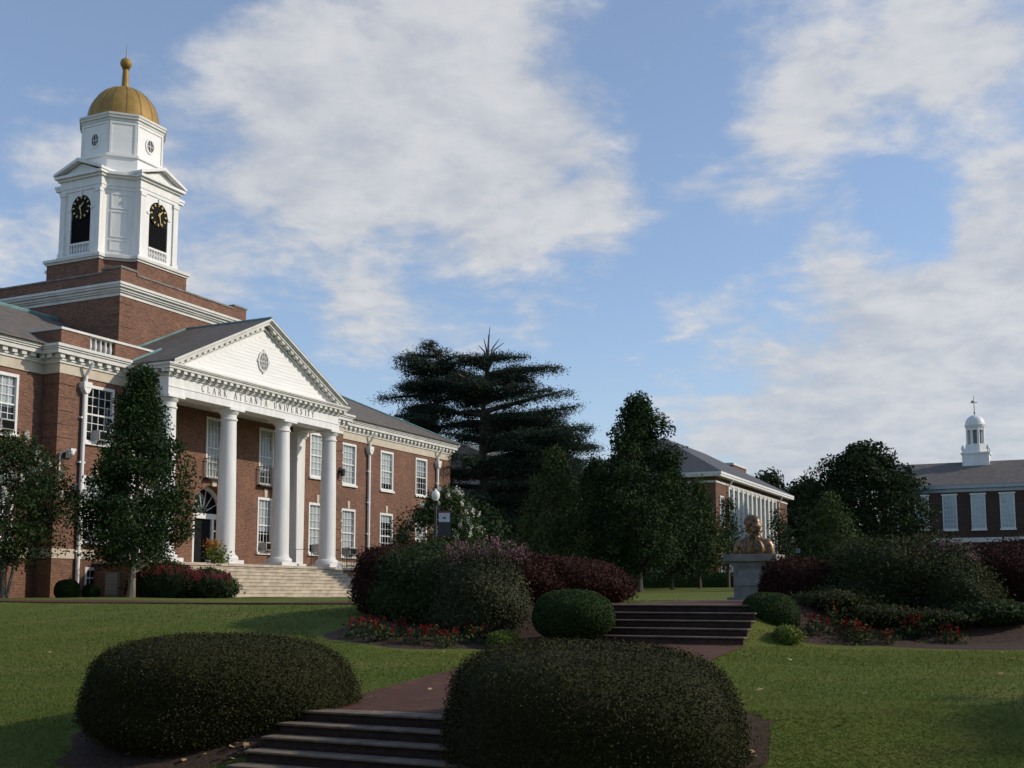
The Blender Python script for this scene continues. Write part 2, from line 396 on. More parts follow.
# ------------------------------------------------------------------ ground
HW = 1.9                                          # half width of the brick walk
def build_ground():
    ls = np.unique(np.concatenate([[-600, -300, -160, -100], np.arange(-70, -24, 4.), np.arange(-24, -HW, .45), [-HW, HW],
                                   np.arange(HW+.3, 18, .45), np.arange(18, 60, 4.), [80, 120, 200, 400, 600]]))
    ss = np.unique(np.concatenate([[-300, -120, -60, -40], np.arange(-30, -18, 2.), np.arange(-18, 10, .45), [-12., -10., -1.5, 0., 1.6], np.arange(10, 30, 1.5),
                                   np.arange(30, 100, 5.), [110, 130, 170, 250, 400, 650, 900]]))
    keepl = [l for l in ls if l <= -HW or l >= HW]; ls = np.array(keepl)
    V = []; idx = {}
    for i, s in enumerate(ss):
        for j, l in enumerate(ls):
            p = garden(s, l); idx[i, j] = len(V); V.append((p.x, p.y, ground(p.x, p.y)))
    Fc = []
    for i in range(len(ss)-1):
        for j in range(len(ls)-1):
            if ls[j] == -HW and ls[j+1] == HW and -12.01 <= ss[i] and ss[i+1] <= 1.61: continue
            Fc.append((idx[i, j], idx[i, j+1], idx[i+1, j+1], idx[i+1, j]))
    o = np_mesh('ground', np.array(V), np.array(Fc), 'lawn', smooth=True); tag(o, kind='structure')
    # brick walk between the flights, the cross walk at the top and the walk on to the statue
    m = MB()
    for i in range(17):
        s0, s1 = -10+i*.5, -9.5+i*.5
        z0, z1 = np.interp(s0, SP, ZP)+.012, np.interp(s1, SP, ZP)+.012
        m.quad(garden(s0, -HW-.04, z0), garden(s0, HW+.04, z0), garden(s1, HW+.04, z1), garden(s1, -HW-.04, z1))
    o = m.build('path', 'path_brick'); tag(o, kind='structure')
    m = MB()
    for a, b in ((-34, -1.9), (-1.9, 1.9)):
        n = 24 if b-a > 5 else 4
        for k in range(n):
            l0, l1 = a+(b-a)*k/n, a+(b-a)*(k+1)/n
            def zz(s, l): p = garden(s, l); return max(ground(p.x, p.y)+.03, -.215)
            m.quad(garden(.03, l0, zz(.03, l0)), garden(.03, l1, zz(.03, l1)), garden(1.6, l1, zz(1.6, l1)), garden(1.6, l0, zz(1.6, l0)))
            m.quad(garden(.03, l0, zz(.03, l0)-.3), garden(.03, l1, zz(.03, l1)-.3), garden(.03, l1, zz(.03, l1)), garden(.03, l0, zz(.03, l0)))
    o = m.build('walkway', 'path_brick'); tag(o, kind='structure')
    m = MB()
    for (a, b) in ((1.6, 3.5), (3.5, 7.0)):
        m.quad(*[garden(s, l, np.interp(s, SP, ZP)+.035) for s, l in ((a, -1.3), (a, 1.3), (b, 1.3), (b, -1.3))])
    o = m.build('walk', 'path_brick'); tag(o, kind='structure')
    # plaza below the lower flight
    m = MB(); m.quad(*[garden(s, l, np.interp(s, SP, ZP)+.03) for s, l in ((-17.9, -2.4), (-17.9, 2.4), (-14.1, 2.4), (-14.1, -2.4))])
    m.quad(*[garden(s, l, np.interp(s, SP, ZP)+.03) for s, l in ((-14.1, -2.4), (-14.1, 2.4), (-12.15, 2.4), (-12.15, -2.4))])
    o = m.build('plaza', 'path_brick'); tag(o, kind='structure')
build_ground()

def flight(label, s_top, z_top, n, rise, run, hw):
    p = garden(s_top, 0, z_top-n*rise)
    t = empty('garden_steps', p, ROT); tag(t, label, 'steps')
    for k in range(n):                            # local x along the walk, y across it
        x1 = -k*run; z1 = (n-k)*rise
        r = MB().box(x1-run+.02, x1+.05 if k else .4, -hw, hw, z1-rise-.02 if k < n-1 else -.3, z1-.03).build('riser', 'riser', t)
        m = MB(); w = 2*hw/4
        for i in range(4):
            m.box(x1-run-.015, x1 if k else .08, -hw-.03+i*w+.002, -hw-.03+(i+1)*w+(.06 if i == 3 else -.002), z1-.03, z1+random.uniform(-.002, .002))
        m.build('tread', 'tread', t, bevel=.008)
    return t
flight('upper flight of worn steps climbing between dark shrubs to the bust', 0.03, -.212, 5, .15, .30, HW)
flight('lower flight of stone steps between the two big clipped hedges', -10.0, -1.545, 6, .137, .34, HW)

# ------------------------------------------------------------------ main hall
HALL = empty('brick_hall', (-13.403, 54.0, 0), ROT)
tag(HALL, 'long red brick hall with white columned portico, clock tower and gold dome', 'building')
def wall_face(m, x0, x1, z0, z1, Y, holes, depth=.14):
    """front wall in the plane y=Y facing -y with rectangular openings and their reveals"""
    xs = sorted({x0, x1, *[h[0] for h in holes], *[h[1] for h in holes]}); zs = sorted({z0, z1, *[h[2] for h in holes], *[h[3] for h in holes]})
    for a, b in zip(xs, xs[1:]):
        for c, d in zip(zs, zs[1:]):
            mx, mz = (a+b)/2, (c+d)/2
            if any(h[0] < mx < h[1] and h[2] < mz < h[3] for h in holes): continue
            m.quad((a, Y, c), (b, Y, c), (b, Y, d), (a, Y, d))
    for a, b, c, d in holes:
        y = Y+depth
        m.quad((a, Y, c), (a, y, c), (a, y, d), (a, Y, d)); m.quad((b, Y, c), (b, Y, d), (b, y, d), (b, y, c))
        m.quad((a, Y, d), (a, y, d), (b, y, d), (b, Y, d)); m.quad((a, Y, c), (b, Y, c), (b, y, c), (a, y, c))
def window(parent, X, z0, z1, w, Y, cols=4, rows=(3, 3), blind=.5, ac=False, sill=True, frame='white', key=False, blindmat='blind'):
    """double hung sash window; opening spans X-w/2..X+w/2, z0..z1 in the wall plane y=Y"""
    a, b = X-w/2, X+w/2; fw = .11; m = MB()
    m.box(a, a+fw, Y-.03, Y+.12, z0, z1); m.box(b-fw, b, Y-.03, Y+.12, z0, z1)
    m.box(a+fw, b-fw, Y-.03, Y+.12, z1-.13, z1); m.box(a+fw, b-fw, Y-.02, Y+.12, z0, z0+.09)
    ia, ib, ic, id_ = a+fw, b-fw, z0+.09, z1-.13
    nr = sum(rows); zm = ic + (id_-ic)*rows[1]/nr
    m.box(ia, ib, Y+.035, Y+.085, zm-.035, zm+.035)
    bar = .026
    for k in range(1, cols):
        x = ia+(ib-ia)*k/cols; m.box(x-bar/2, x+bar/2, Y+.05, Y+.075, ic, zm-.035); m.box(x-bar/2, x+bar/2, Y+.05, Y+.075, zm+.035, id_)
    zs = [ic+(zm-ic)*k/rows[1] for k in range(1, rows[1])]+[zm+(id_-zm)*k/rows[0] for k in range(1, rows[0])]
    for z in zs: m.box(ia, ib, Y+.048, Y+.077, z-bar/2, z+bar/2)
    wo = m.build('window', frame, parent)
    MB().quad((ia, Y+.088, ic), (ib, Y+.088, ic), (ib, Y+.088, id_), (ia, Y+.088, id_)).build('pane', 'glass', wo)
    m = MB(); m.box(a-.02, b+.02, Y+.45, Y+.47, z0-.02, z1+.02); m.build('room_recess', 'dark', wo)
    if blind > 0:
        MB().box(ia, ib, Y+.13, Y+.15, id_-(id_-ic)*blind, id_).build('blind', blindmat, wo)
    if sill: MB().box(a-.06, b+.06, Y-.12, Y+.02, z0-.12, z0-.002).build('sill', 'white', wo)
    if key: MB().prism([(X-.09, z1+.01), (X+.09, z1+.01), (X+.13, z1+.46), (X-.13, z1+.46)], 'y', Y-.05, Y+.03).build('keystone', 'stone', wo)
    if ac:
        xm = X-.02
        m = MB(); m.box(xm-.34, xm+.34, Y-.42, Y+.10, z0+.10, z0+.52)
        o = m.build('air_conditioner', 'acgrey', wo, bevel=.015)
        m = MB(); m.box(xm-.29, xm+.29, Y-.44, Y-.418, z0+.14, z0+.46)
        for k in range(6): m.box(xm-.29, xm+.29, Y-.455, Y-.441, z0+.15+k*.052, z0+.165+k*.052)
        m.build('grille', 'black', wo)
        for q in (-.31, .28): MB().prism([(Y-.42, z0+.095), (Y+.0, z0+.095), (Y+.0, z0-.10)], 'x', xm+q, xm+q+.03).build('bracket', 'white', wo)
    return wo
UP = (6.45, 8.92); LO = (2.22, 5.02)
WX = dict(lw=[-10.32, -14.55, -18.8], rw=[14.52, 18.75, 23.02])
PX = (-6.04, 10.14)                                # pavilion windows
def hall_walls():
    m = MB(); G = -.6
    hz = lambda X, w, z: (X-w/2, X+w/2, z[0], z[1])
    # wings
    for x0, x1, key in ((-24, -8.3, 'lw'), (12.5, 26.9, 'rw')):
        hs = [hz(X, 1.5, z) for X in WX[key] for z in (UP, LO)]
        wall_face(m, x0, x1, G, 9.3, 2.9, hs)
    # pavilion
    wall_face(m, -8.3, -3.9, G, 9.3, 2.0, [hz(PX[0], 1.62, UP), hz(PX[0], 1.62, LO), (-6.5, -5.55, .28, 1.14)])
    wall_face(m, 8.1, 12.5, G, 9.3, 2.0, [hz(PX[1], 1.62, UP), hz(PX[1], 1.62, LO)])
    for X, s in ((-8.3, 1), (12.5, -1)): m.quad((X, 2.0, G), (X, 2.9, G), (X, 2.9, 9.3), (X, 2.0, 9.3))
    for X in (-3.9, 8.1): m.quad((X, 2.0, G), (X, 2.55, G), (X, 2.55, 9.3), (X, 2.0, 9.3))
    # wall behind the columns, with the arched door recess
    hs = [(X-.62, X+.62, 5.72, 8.72) for X in (-2.03, 2.1, 6.23)] + [(X-.63, X+.63, 2.18, 5.05) for X in (-2.03, 6.23)]
    dl, dr, zsp, rad = .72, 3.48, 3.98, 1.38
    wall_face(m, -3.9, 8.1, 1.2, 9.3, 2.55, hs+[(dl, dr, 1.2, zsp+rad)], .14)
    n = 24; cx = 2.1                              # spandrels over the arch and its soffit
    for i in range(n):
        a, b = math.pi*i/n, math.pi*(i+1)/n
        pa = (cx+rad*math.cos(a), zsp+rad*math.sin(a)); pb = (cx+rad*math.cos(b), zsp+rad*math.sin(b))
        m.quad((pa[0], 2.55, pa[1]), (pa[0], 2.55, zsp+rad), (pb[0], 2.55, zsp+rad), (pb[0], 2.55, pb[1]))
        m.quad((pa[0], 2.55, pa[1]), (pb[0], 2.55, pb[1]), (pb[0], 3.3, pb[1]), (pa[0], 3.3, pa[1]))
    for x in (dl, dr): m.quad((x, 2.55, 1.2), (x, 3.3, 1.2), (x, 3.3, zsp), (x, 2.55, zsp))
    # ends and back
    m.quad((26.9, 2.9, G), (26.9, 16, G), (26.9, 16, 9.3), (26.9, 2.9, 9.3)); m.quad((-24, 2.9, G), (-24, 16, G), (-24, 16, 9.3), (-24, 2.9, 9.3))
    m.quad((-24, 16, G), (26.9, 16, G), (26.9, 16, 9.3), (-24, 16, 9.3))
    w = m.build('brick_wall', 'brick', HALL)
    # rusticated corner bands (every sixth course set forward)
    for x0, x1, Y in ((-8.305, -7.45, 2.0), (11.75, 12.505, 2.0), (26.05, 26.905, 2.9)):
        z = 2.0; q = MB()
        while z < 9.0:
            q.box(x0-.02 if x0 < 0 else x0, x1 if x0 < 0 else x1+.02, Y-.028, Y+.3, z, z+.46)
            if x0 < 0: q.box(-8.325, -8.2, 2.31, 2.86, z, z+.46)
            elif Y == 2.0: q.box(12.4, 12.525, 2.31, 2.86, z, z+.46)
            z += .56
        q.build('corner_quoins', 'brick', HALL)
    b = MB()
    for a in ((-24, -8.36, 2.85, 2.95), (12.56, 26.95, 2.85, 2.95), (-8.35, -6.0, 1.95, 2.85), (10.2, 12.55, 1.95, 2.85)): MB().box(*a, 1.47, 1.87).build('stone_band', 'stone', HALL)
hall_walls()
ac_lo = True
for i, X in enumerate(WX['lw']):
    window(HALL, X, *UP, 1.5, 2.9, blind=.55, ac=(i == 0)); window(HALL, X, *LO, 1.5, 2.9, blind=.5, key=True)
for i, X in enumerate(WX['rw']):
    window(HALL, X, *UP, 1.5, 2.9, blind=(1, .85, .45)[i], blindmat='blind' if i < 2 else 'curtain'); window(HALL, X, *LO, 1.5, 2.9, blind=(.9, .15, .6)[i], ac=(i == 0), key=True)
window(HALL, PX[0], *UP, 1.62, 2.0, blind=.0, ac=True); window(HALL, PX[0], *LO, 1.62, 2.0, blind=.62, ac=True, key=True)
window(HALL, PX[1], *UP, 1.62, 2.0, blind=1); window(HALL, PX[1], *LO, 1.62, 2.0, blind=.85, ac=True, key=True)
window(HALL, -6.025, .28, 1.14, .95, 2.0, cols=3, rows=(1, 1), blind=0)
for X in (-2.03, 2.1, 6.23):
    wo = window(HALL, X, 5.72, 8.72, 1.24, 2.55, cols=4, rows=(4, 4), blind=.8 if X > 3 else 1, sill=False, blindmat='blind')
    m = MB(); x0, x1, Y = X-.72, X+.72, 2.55      # iron balconette
    m.box(x0, x1, Y-.30, Y-.002, 5.60, 5.68); m.box(x0, x1, Y-.30, Y-.27, 6.62, 6.66)
    for k in range(13):
        x = x0+.02+(x1-x0-.04)*k/12; m.box(x-.010, x+.010, Y-.295, Y-.275, 5.68, 6.62)
    for x in (x0, x1-.03): m.box(x, x+.03, Y-.27, Y-.004, 6.60, 6.64); m.box(x, x+.03, Y-.15, Y-.13, 5.68, 6.60)
    m.build('balconette', 'iron', wo)
for X in (-2.03, 6.23): window(HALL, X, 2.18, 5.05, 1.26, 2.55, blind=.62, ac=True, key=True)

def door():
    m = MB(); Y = 3.2; zsp, rad, cx = 3.98, 1.38, 2.1
    for x0, x1 in ((.72, .86), (1.30, 1.47), (2.73, 2.90), (3.34, 3.48)): m.box(x0, x1, Y-.1, Y+.1, 1.4, 3.72)
    m.box(.72, 3.48, Y-.16, Y+.1, 3.72, 3.98)
    n = 24                                         # arched casing
    for r0, r1, y0, y1 in ((rad-.17, rad-.005, Y-.08, Y+.06),):
        pts = [(cx+r0*math.cos(math.pi*i/n), zsp+r0*math.sin(math.pi*i/n)) for i in range(n+1)]
        pto = [(cx+r1*math.cos(math.pi*i/n), zsp+r1*math.sin(math.pi*i/n)) for i in range(n+1)]
        for i in range(n): m.prism([pts[i], pts[i+1], pto[i+1], pto[i]], 'y', y0, y1)
    for k in range(1, 7):
        a = math.pi*k/7; c, s = math.cos(a), math.sin(a)
        m.prism([(cx+.35*c-.014*s, zsp+.35*s+.014*c), (cx+.35*c+.014*s, zsp+.35*s-.014*c), (cx+1.22*c+.014*s, zsp+1.22*s-.014*c), (cx+1.22*c-.014*s, zsp+1.22*s+.014*c)], 'y', Y-.01, Y+.02)
    d = m.build('entrance_door', 'white', HALL)
    m = MB()
    for x0, x1 in ((.87, 1.29), (2.91, 3.33)):
        for k in range(4): m.box(x0, x1, Y+.02, Y+.045, 1.45+k*.56, 1.50+k*.56)
    m.build('sidelight', 'white', d)
    m = MB(); m.quad((.8, Y+.06, 1.4), (3.45, Y+.06, 1.4), (3.45, Y+.06, 3.8), (.8, Y+.06, 3.8))
    pts = [(cx+1.3*math.cos(math.pi*i/n), Y+.06, zsp+1.3*math.sin(math.pi*i/n)) for i in range(n+1)]
    m.bm.faces.new([m.bm.verts.new(p) for p in pts]); m.build('pane', 'glass', d)
    m = MB()
    for x0, x1 in ((1.475, 2.095), (2.105, 2.725)):
        m.box(x0, x1, Y+.0, Y+.05, 1.42, 3.70)
        for z0, z1 in ((1.6, 2.35), (2.5, 3.5)): m.box(x0+.12, x1-.12, Y-.02, Y+.0, z0, z1)
    m.build('door_leaf', 'black', d)
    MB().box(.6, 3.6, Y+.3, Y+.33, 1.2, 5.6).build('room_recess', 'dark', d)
    MB().prism([(2.1-.14, 5.3), (2.1+.14, 5.3), (2.1+.19, 5.66), (2.1-.19, 5.66)], 'y', 2.46, 2.56).build('keystone', 'stone', d)
door()

def cornice_run(m, x0, x1, Y, z, ends=(True, True), proj=.42):
    """a classical cornice facing -y: bed mould, dentil course, corona, crown"""
    e0, e1 = ends
    a = lambda p: x0-(p if e0 else 0); b = lambda p: x1+(p if e1 else 0)
    m.box(a(.06), b(.06), Y-.06, Y+.2, z, z+.10)
    m.box(a(.10), b(.10), Y-.10, Y+.2, z+.10, z+.17)
    m.box(a(.40), b(.40), Y-proj+.10, Y+.2, z+.34, z+.52)
    m.box(a(.46), b(.46), Y-proj+.04, Y+.2, z+.52, z+.60)
    m.box(a(.52), b(.52), Y-proj-.02, Y+.2, z+.60, z+.72)
def dentils(m, x0, x1, Y, z, proj=.40, step=.46):
    n = max(1, int((x1-x0)/step))
    for k in range(n):
        x = x0+(x1-x0)*(k+.5)/n; m.box(x-.12, x+.12, Y-proj+.16, Y+.1, z+.172, z+.338)
def hall_cornice():
    for a in ((-24, -8.36, 2.84, 3.1, 9.14, 9.58), (12.56, 26.96, 2.84, 3.1, 9.14, 9.58), (-8.36, -4.5, 1.94, 2.9, 9.16, 9.58), (8.6, 12.56, 1.94, 2.9, 9.16, 9.58)): MB().box(*a).build('frieze', 'stone', HALL)
    ML, MR = MB(), MB(); m = ML
    cornice_run(m, -24, -8.37, 2.84, 9.582, (False, False)); cornice_run(MR, 12.57, 26.96, 2.84, 9.582, (False, True))
    cornice_run(m, -8.36, -4.7, 1.94, 9.58, (True, False)); cornice_run(MR, 8.8, 12.56, 1.94, 9.58, (False, True))
    for x0, x1 in ((-24, -8.9), (13.1, 27.2)): dentils(ML if x0 < 0 else MR, x0, x1, 2.84, 9.582)
    for x0, x1 in ((-8.7, -4.6), (8.7, 12.9)): dentils(ML if x0 < 0 else MR, x0, x1, 1.94, 9.58)
    for X, s in ((-8.36, -1), (12.56, 1)):
        m = ML if s < 0 else MR        # return of the projecting block
        for pr, z0, z1 in ((.06, 9.58, 9.68), (.10, 9.68, 9.75), (.40, 9.92, 10.10), (.46, 10.10, 10.18), (.52, 10.18, 10.30)):
            m.box(*((X-pr, X+.2) if s < 0 else (X-.2, X+pr)), 2.1401, 2.80, z0+.001, z1+.001)
        for k in range(2):
            y = 2.2+k*.42; m.box(*((X-.34, X+.1) if s < 0 else (X-.1, X+.34)), y-.12, y+.12, 9.752, 9.918)
    ML.build('cornice', 'trim', HALL); MR.build('cornice', 'trim', HALL)
    # parapet with balusters
    PL = {-1: MB(), 1: MB()}; CL = {-1: MB(), 1: MB()}
    for x0, x1, o0, o1 in ((-8.3, -2.3, -6.72, -5.27), (6.5, 12.5, 9.47, 10.92)):
        p, c = PL[-1 if x0 < 0 else 1], CL[-1 if x0 < 0 else 1]
        p.box(x0, o0, 2.0, 2.3, 10.30, 11.02); p.box(o1, x1, 2.0, 2.3, 10.30, 11.02); p.box(o0, o1, 2.0, 2.3, 10.30, 10.38)
        c.box(x0-.04, x1+.04, 1.95, 2.35, 11.02, 11.12)
        c.box(x0-.03, x1+.03, 1.955, 2.32, 10.302, 10.34)
    for X in (-8.3, 12.2):
        p, c = PL[-1 if X < 0 else 1], CL[-1 if X < 0 else 1]; p.box(X, X+.3, 2.3, 5.5, 10.30, 11.02); c.box(X-.04, X+.34, 2.35, 5.5, 11.022, 11.10)
    for k in (-1, 1): PL[k].build('parapet', 'brick', HALL); CL[k].build('coping', 'trim', HALL)
    for o0 in (-6.72, 9.47):
        for k in range(5):
            x = o0+.145+k*.29
            MB().lathe([(.085, 10.382), (.085, 10.42), (.05, 10.46), (.075, 10.62), (.08, 10.68), (.045, 10.85), (.05, 10.94), (.08, 10.97), (.08, 11.018)], x, 2.15, 10).build('baluster', 'trim', HALL, smooth=True)
    # low pavilion roof deck behind the parapet
hall_cornice()
def wing_roof(x0, x1, hip):
    m = MB(); e, zr = 2.30, 13.3; yr = 8.5; ye = 16.5
    z0 = 10.31
    if hip > 0:
        a = [(x0, e, z0), (x1+.5, e, z0), (x1-5.2, yr, zr), (x0, yr, zr)]
        m.quad(*a); m.quad((x1+.5, e, z0), (x1+.5, ye, z0), (x1-5.2, yr+2.6, zr), (x1-5.2, yr, zr))
        m.quad((x0, yr, zr), (x1-5.2, yr, zr), (x1-5.2, yr+2.6, zr), (x0, yr+2.6, zr)); m.quad((x0, yr+2.6, zr), (x1-5.2, yr+2.6, zr), (x1+.5, ye, z0), (x0, ye, z0))
        r = m.build('wing_roof', 'slate', HALL)
        m = MB(); m.tube([(x0, yr, zr+.04), (x1-5.2, yr, zr+.04)], .10, 6); m.tube([(x1-5.2, yr, zr+.04), (x1+.45, e+.05, z0+.04)], .07, 6); m.build('ridge_cap', 'copper', r)
        MB().box(13.1, x1+.5, e-.04, e+.02, z0-.01, z0+.05).build('eave_flashing', 'slate', r)
    else:
        m.quad((x0, e, z0), (x1, e, z0), (x1, yr, zr), (x0, yr, zr)); m.quad((x0, yr, zr), (x1, yr, zr), (x1, ye, zr), (x0, ye, zr)); 
        r = m.build('wing_roof', 'slate', HALL)
        m = MB(); m.tube([(x0, yr, zr+.04), (x1, yr, zr+.04)], .10, 6); m.build('ridge_cap', 'copper', r)
        MB().box(x0, -8.9, e-.04, e+.02, z0-.01, z0+.05).build('eave_flashing', 'slate', r)
wing_roof(6.77, 26.9, 1); wing_roof(-24, -2.57, 0)

# ---- attic and tower
def attic():
    x0, x1, y0, y1 = -2.55, 6.75, 4.55, 14.3
    m = MB(); m.box(x0, x1, y0, y1, 9.0, 15.3); a = m.build('attic_block', 'brick', HALL)
    for xa, xb in ((x0-.025, x0+.72), (x1-.72, x1+.025)):
        q = MB(); z = 10.4
        while z < 13.9: q.box(xa, xb, y0-.025, y0+.72, z, z+.46); z += .56
        q.build('corner_quoins', 'brick', a)
    c = MB()
    for pr, z0, z1 in ((.05, 14.10, 14.26), (.14, 14.26, 14.34), (.22, 14.34, 14.46), (.34, 14.46, 14.56), (.40, 14.56, 14.68)):
        c.box(x0-pr, x1+pr, y0-pr, y1+pr, z0, z1)
    c.build('attic_cornice', 'trim', a)
    p = MB(); c2 = MB()
    for xx in (x0, x1-1.0):
        for yy in (y0, y1-1.2):
            p.box(xx+.001, xx+.999, yy+.001, yy+1.199, 15.2, 15.46); c2.box(xx-.05, xx+1.05, yy-.05, yy+1.25, 15.46, 15.56)
    p.build('corner_block', 'brick', a); C3 = c2
    c2.box(x0+1.05, x1-1.05, y0-.05, y0+.3, 15.30, 15.38); c2.box(x0+1.05, x1-1.05, y1-.3, y1+.05, 15.30, 15.38)
    c2.box(x0-.05, x0+.3, y0+1.25, y1-1.25, 15.30, 15.38); c2.box(x1-.3, x1+.05, y0+1.25, y1-1.25, 15.30, 15.38)
    c2.build('coping', 'concrete', a)
attic()
TC = (2.1, 9.4)
def cross_poly(h, w, c):
    """plan of the tower: faces of half width w at distance h, chamfer set back to c"""
    q = [(w, -h), (w, -h+.0)]
    base = [(-w, -h), (w, -h), (w, -c), (c, -w), (h, -w), (h, w), (c, w), (w, c), (w, h), (-w, h), (-w, c), (-c, w), (-h, w), (-h, -w), (-c, -w), (-w, -c)]
    return [(TC[0]+x, TC[1]+y) for x, y in base]
def oct_poly(r, w=None):
    w = r*.4142 if w is None else w
    b = [(-w, -r), (w, -r), (r, -w), (r, w), (w, r), (-w, r), (-r, w), (-r, -w)]
    return [(TC[0]+x, TC[1]+y) for x, y in b]
def tower():
    T = MB().prism(cross_poly(3.1, 1.8, 2.72), 'z', 15.25, 16.74).build('tower_base', 'brick', HALL)
    m = MB()
    m.prism(cross_poly(3.16, 1.86, 2.78), 'z', 16.742, 16.85); m.prism(cross_poly(3.24, 1.94, 2.86), 'z', 16.85, 17.0)
    m.build('base_cornice', 'trim', T)
    B = MB()
    H = 2.72; W = 1.38; Cc = 2.34
    # belfry core: chamfered square, built with a front recess on each face
    core = [(-W, -H+.14), (W, -H+.14), (W, -Cc), (Cc, -W), (H-.14, -W), (H-.14, W), (Cc, W), (W, Cc), (W, H-.14), (-W, H-.14), (-W, Cc), (-Cc, W), (-H+.14, W), (-H+.14, -W), (-Cc, -W), (-W, -Cc)]
    B.prism([(TC[0]+x, TC[1]+y) for x, y in core], 'z', 17.0, 20.62)
    belfry = B.build('belfry', 'white', HALL)
    m = MB()
    m.prism(cross_poly(H+.10, W+.10, Cc+.10), 'z', 17.002, 17.22); m.build('plinth', 'white', belfry); m = MB()
    m.prism(cross_poly(H+.02, W+.02, Cc+.03), 'z', 20.62, 20.80); m.prism(cross_poly(H+.05, W+.05, Cc+.05), 'z', 20.80, 21.22)
    m.prism(cross_poly(H+.16, W+.16, Cc+.14), 'z', 21.22, 21.34); m.prism(cross_poly(H+.30, W+.26, Cc+.24), 'z', 21.34, 21.48)
    m.build('entablature', 'white', belfry)
    # panels on the chamfers
    m = MB()
    for k in range(4):
        rot = Matrix.Translation((TC[0], TC[1], 0)) @ Matrix.Rotation(math.pi/2*k+math.pi/4, 4, 'Z')
        d = (W+Cc)/math.sqrt(2); t = MB()
        for z0, z1 in ((17.42, 18.0), (18.12, 19.5), (19.62, 20.42)):
            for a in ((-.46, -.40, z0, z1), (.40, .46, z0, z1), (-.40, .40, z0, z0+.06), (-.40, .40, z1-.06, z1)):
                t.box(a[0], a[1], -d-.035, -d+.02, a[2], a[3])
        t.xf(rot)
        me = bpy.data.meshes.new('t'); t.bm.to_mesh(me); t.bm.free(); m.bm.from_mesh(me); bpy.data.meshes.remove(me)
    m.build('chamfer_panels', 'white', belfry)
    for k in range(4):
        rot = Matrix.Translation((TC[0], TC[1], 0)) @ Matrix.Rotation(math.pi/2*k, 4, 'Z')
        hw, zs, zb, yf = .68, 19.72, 17.22, -H
        # face frame with an arched opening and paired antae
        t = MB(); n = 20
        for sx in (-1, 1):
            t.box(*sorted((sx*W, sx*(W-.34))), yf-.06, yf+.15, 17.22, 20.62); t.box(*sorted((sx*(W+.03), sx*(W-.37))), yf-.10, yf+.10, 20.42, 20.60); t.box(*sorted((sx*(W+.03), sx*(W-.37))), yf-.10, yf+.10, 17.222, 17.40)
            t.box(*sorted((sx*hw, sx*(W-.34))), yf+.02, yf+.14, 17.22, zs)
            t.box(*sorted((sx*(hw+.0), sx*(hw+.18))), yf-.03, yf+.03, zs-.12, zs)
        for i in range(n):
            a, b = math.pi*i/n, math.pi*(i+1)/n
            pa = (hw*math.cos(a), zs+hw*math.sin(a)); pb = (hw*math.cos(b), zs+hw*math.sin(b))
            ta = (max(-W+.34, min(W-.34, pa[0]*1.9)), 20.60); tb = (max(-W+.34, min(W-.34, pb[0]*1.9)), 20.60)
            t.prism([pa, pb, (pb[0], 20.61), (pa[0], 20.61)], 'y', yf+.02, yf+.14)
        t.box(hw, W-.34, yf+.02, yf+.14, zs, 20.61); t.box(-W+.34, -hw, yf+.02, yf+.14, zs, 20.61)
        t.box(-.07, .07, yf-.05, yf+.03, 20.28, 20.58)
        t.xf(rot); f = t.build('belfry_face', 'white', belfry)
        # pediment
        t = MB(); y0 = yf-.34
        t.prism([(-W-.05, 21.48), (W+.05, 21.48), (0, 22.06)], 'y', yf-.05, -.8)
        for sx in (-1, 1):
            t.prism([(sx*(W+.30), 21.48), (sx*(W+.30), 21.62), (0, 22.28), (0, 22.10)], 'y', y0, -1.0)
        t.xf(rot); t.build('pediment', 'white', belfry)
        # louvres, rail, clock
        t = MB(); t.box(-hw+.002, hw-.002, yf+.10, yf+.135, 17.9, zs)
        pts = [(hw*.998*math.cos(math.pi*i/n), zs+hw*.998*math.sin(math.pi*i/n)) for i in range(n+1)]
        t.prism(pts, 'y', yf+.10, yf+.13)
        for q in range(11):
            z = 17.95+q*.115; t.box(-hw+.01, hw-.01, yf+.05, yf+.10, z, z+.035)
        t.xf(rot); t.build('louvre', 'black', belfry)
        t = MB(); t.box(-hw, hw, yf+.0, yf+.12, 17.78, 17.88); t.box(-hw, hw, yf+.0, yf+.12, 17.222, 17.32)
        for q in range(7):
            x = -hw+.1+q*(2*hw-.2)/6; t.lathe([(.055, 17.32), (.03, 17.38), (.055, 17.5), (.028, 17.66), (.05, 17.78)], x, yf+.06, 8)
        t.xf(rot); t.build('balustrade', 'white', belfry)
        cz, cr = 19.74, .64
        t = MB(); pts = [(cr*math.cos(2*math.pi*i/32), cz+cr*math.sin(2*math.pi*i/32)) for i in range(32)]
        t.prism(pts, 'y', yf+.03, yf+.06); t.xf(rot); t.build('clock_dial', 'black', belfry)
        t = MB()
        for q in range(12):
            a = math.pi/6*q; c, s = math.sin(a), math.cos(a); r0, r1, w_ = .46, .59, .035
            t.prism([(r0*c-w_*s, cz+r0*s+w_*c), (r0*c+w_*s, cz+r0*s-w_*c), (r1*c+w_*s, cz+r1*s-w_*c), (r1*c-w_*s, cz+r1*s+w_*c)], 'y', yf+.012, yf+.029)
        t.xf(rot); t.build('clock_numerals', 'gold_bright', belfry)
        t = MB()
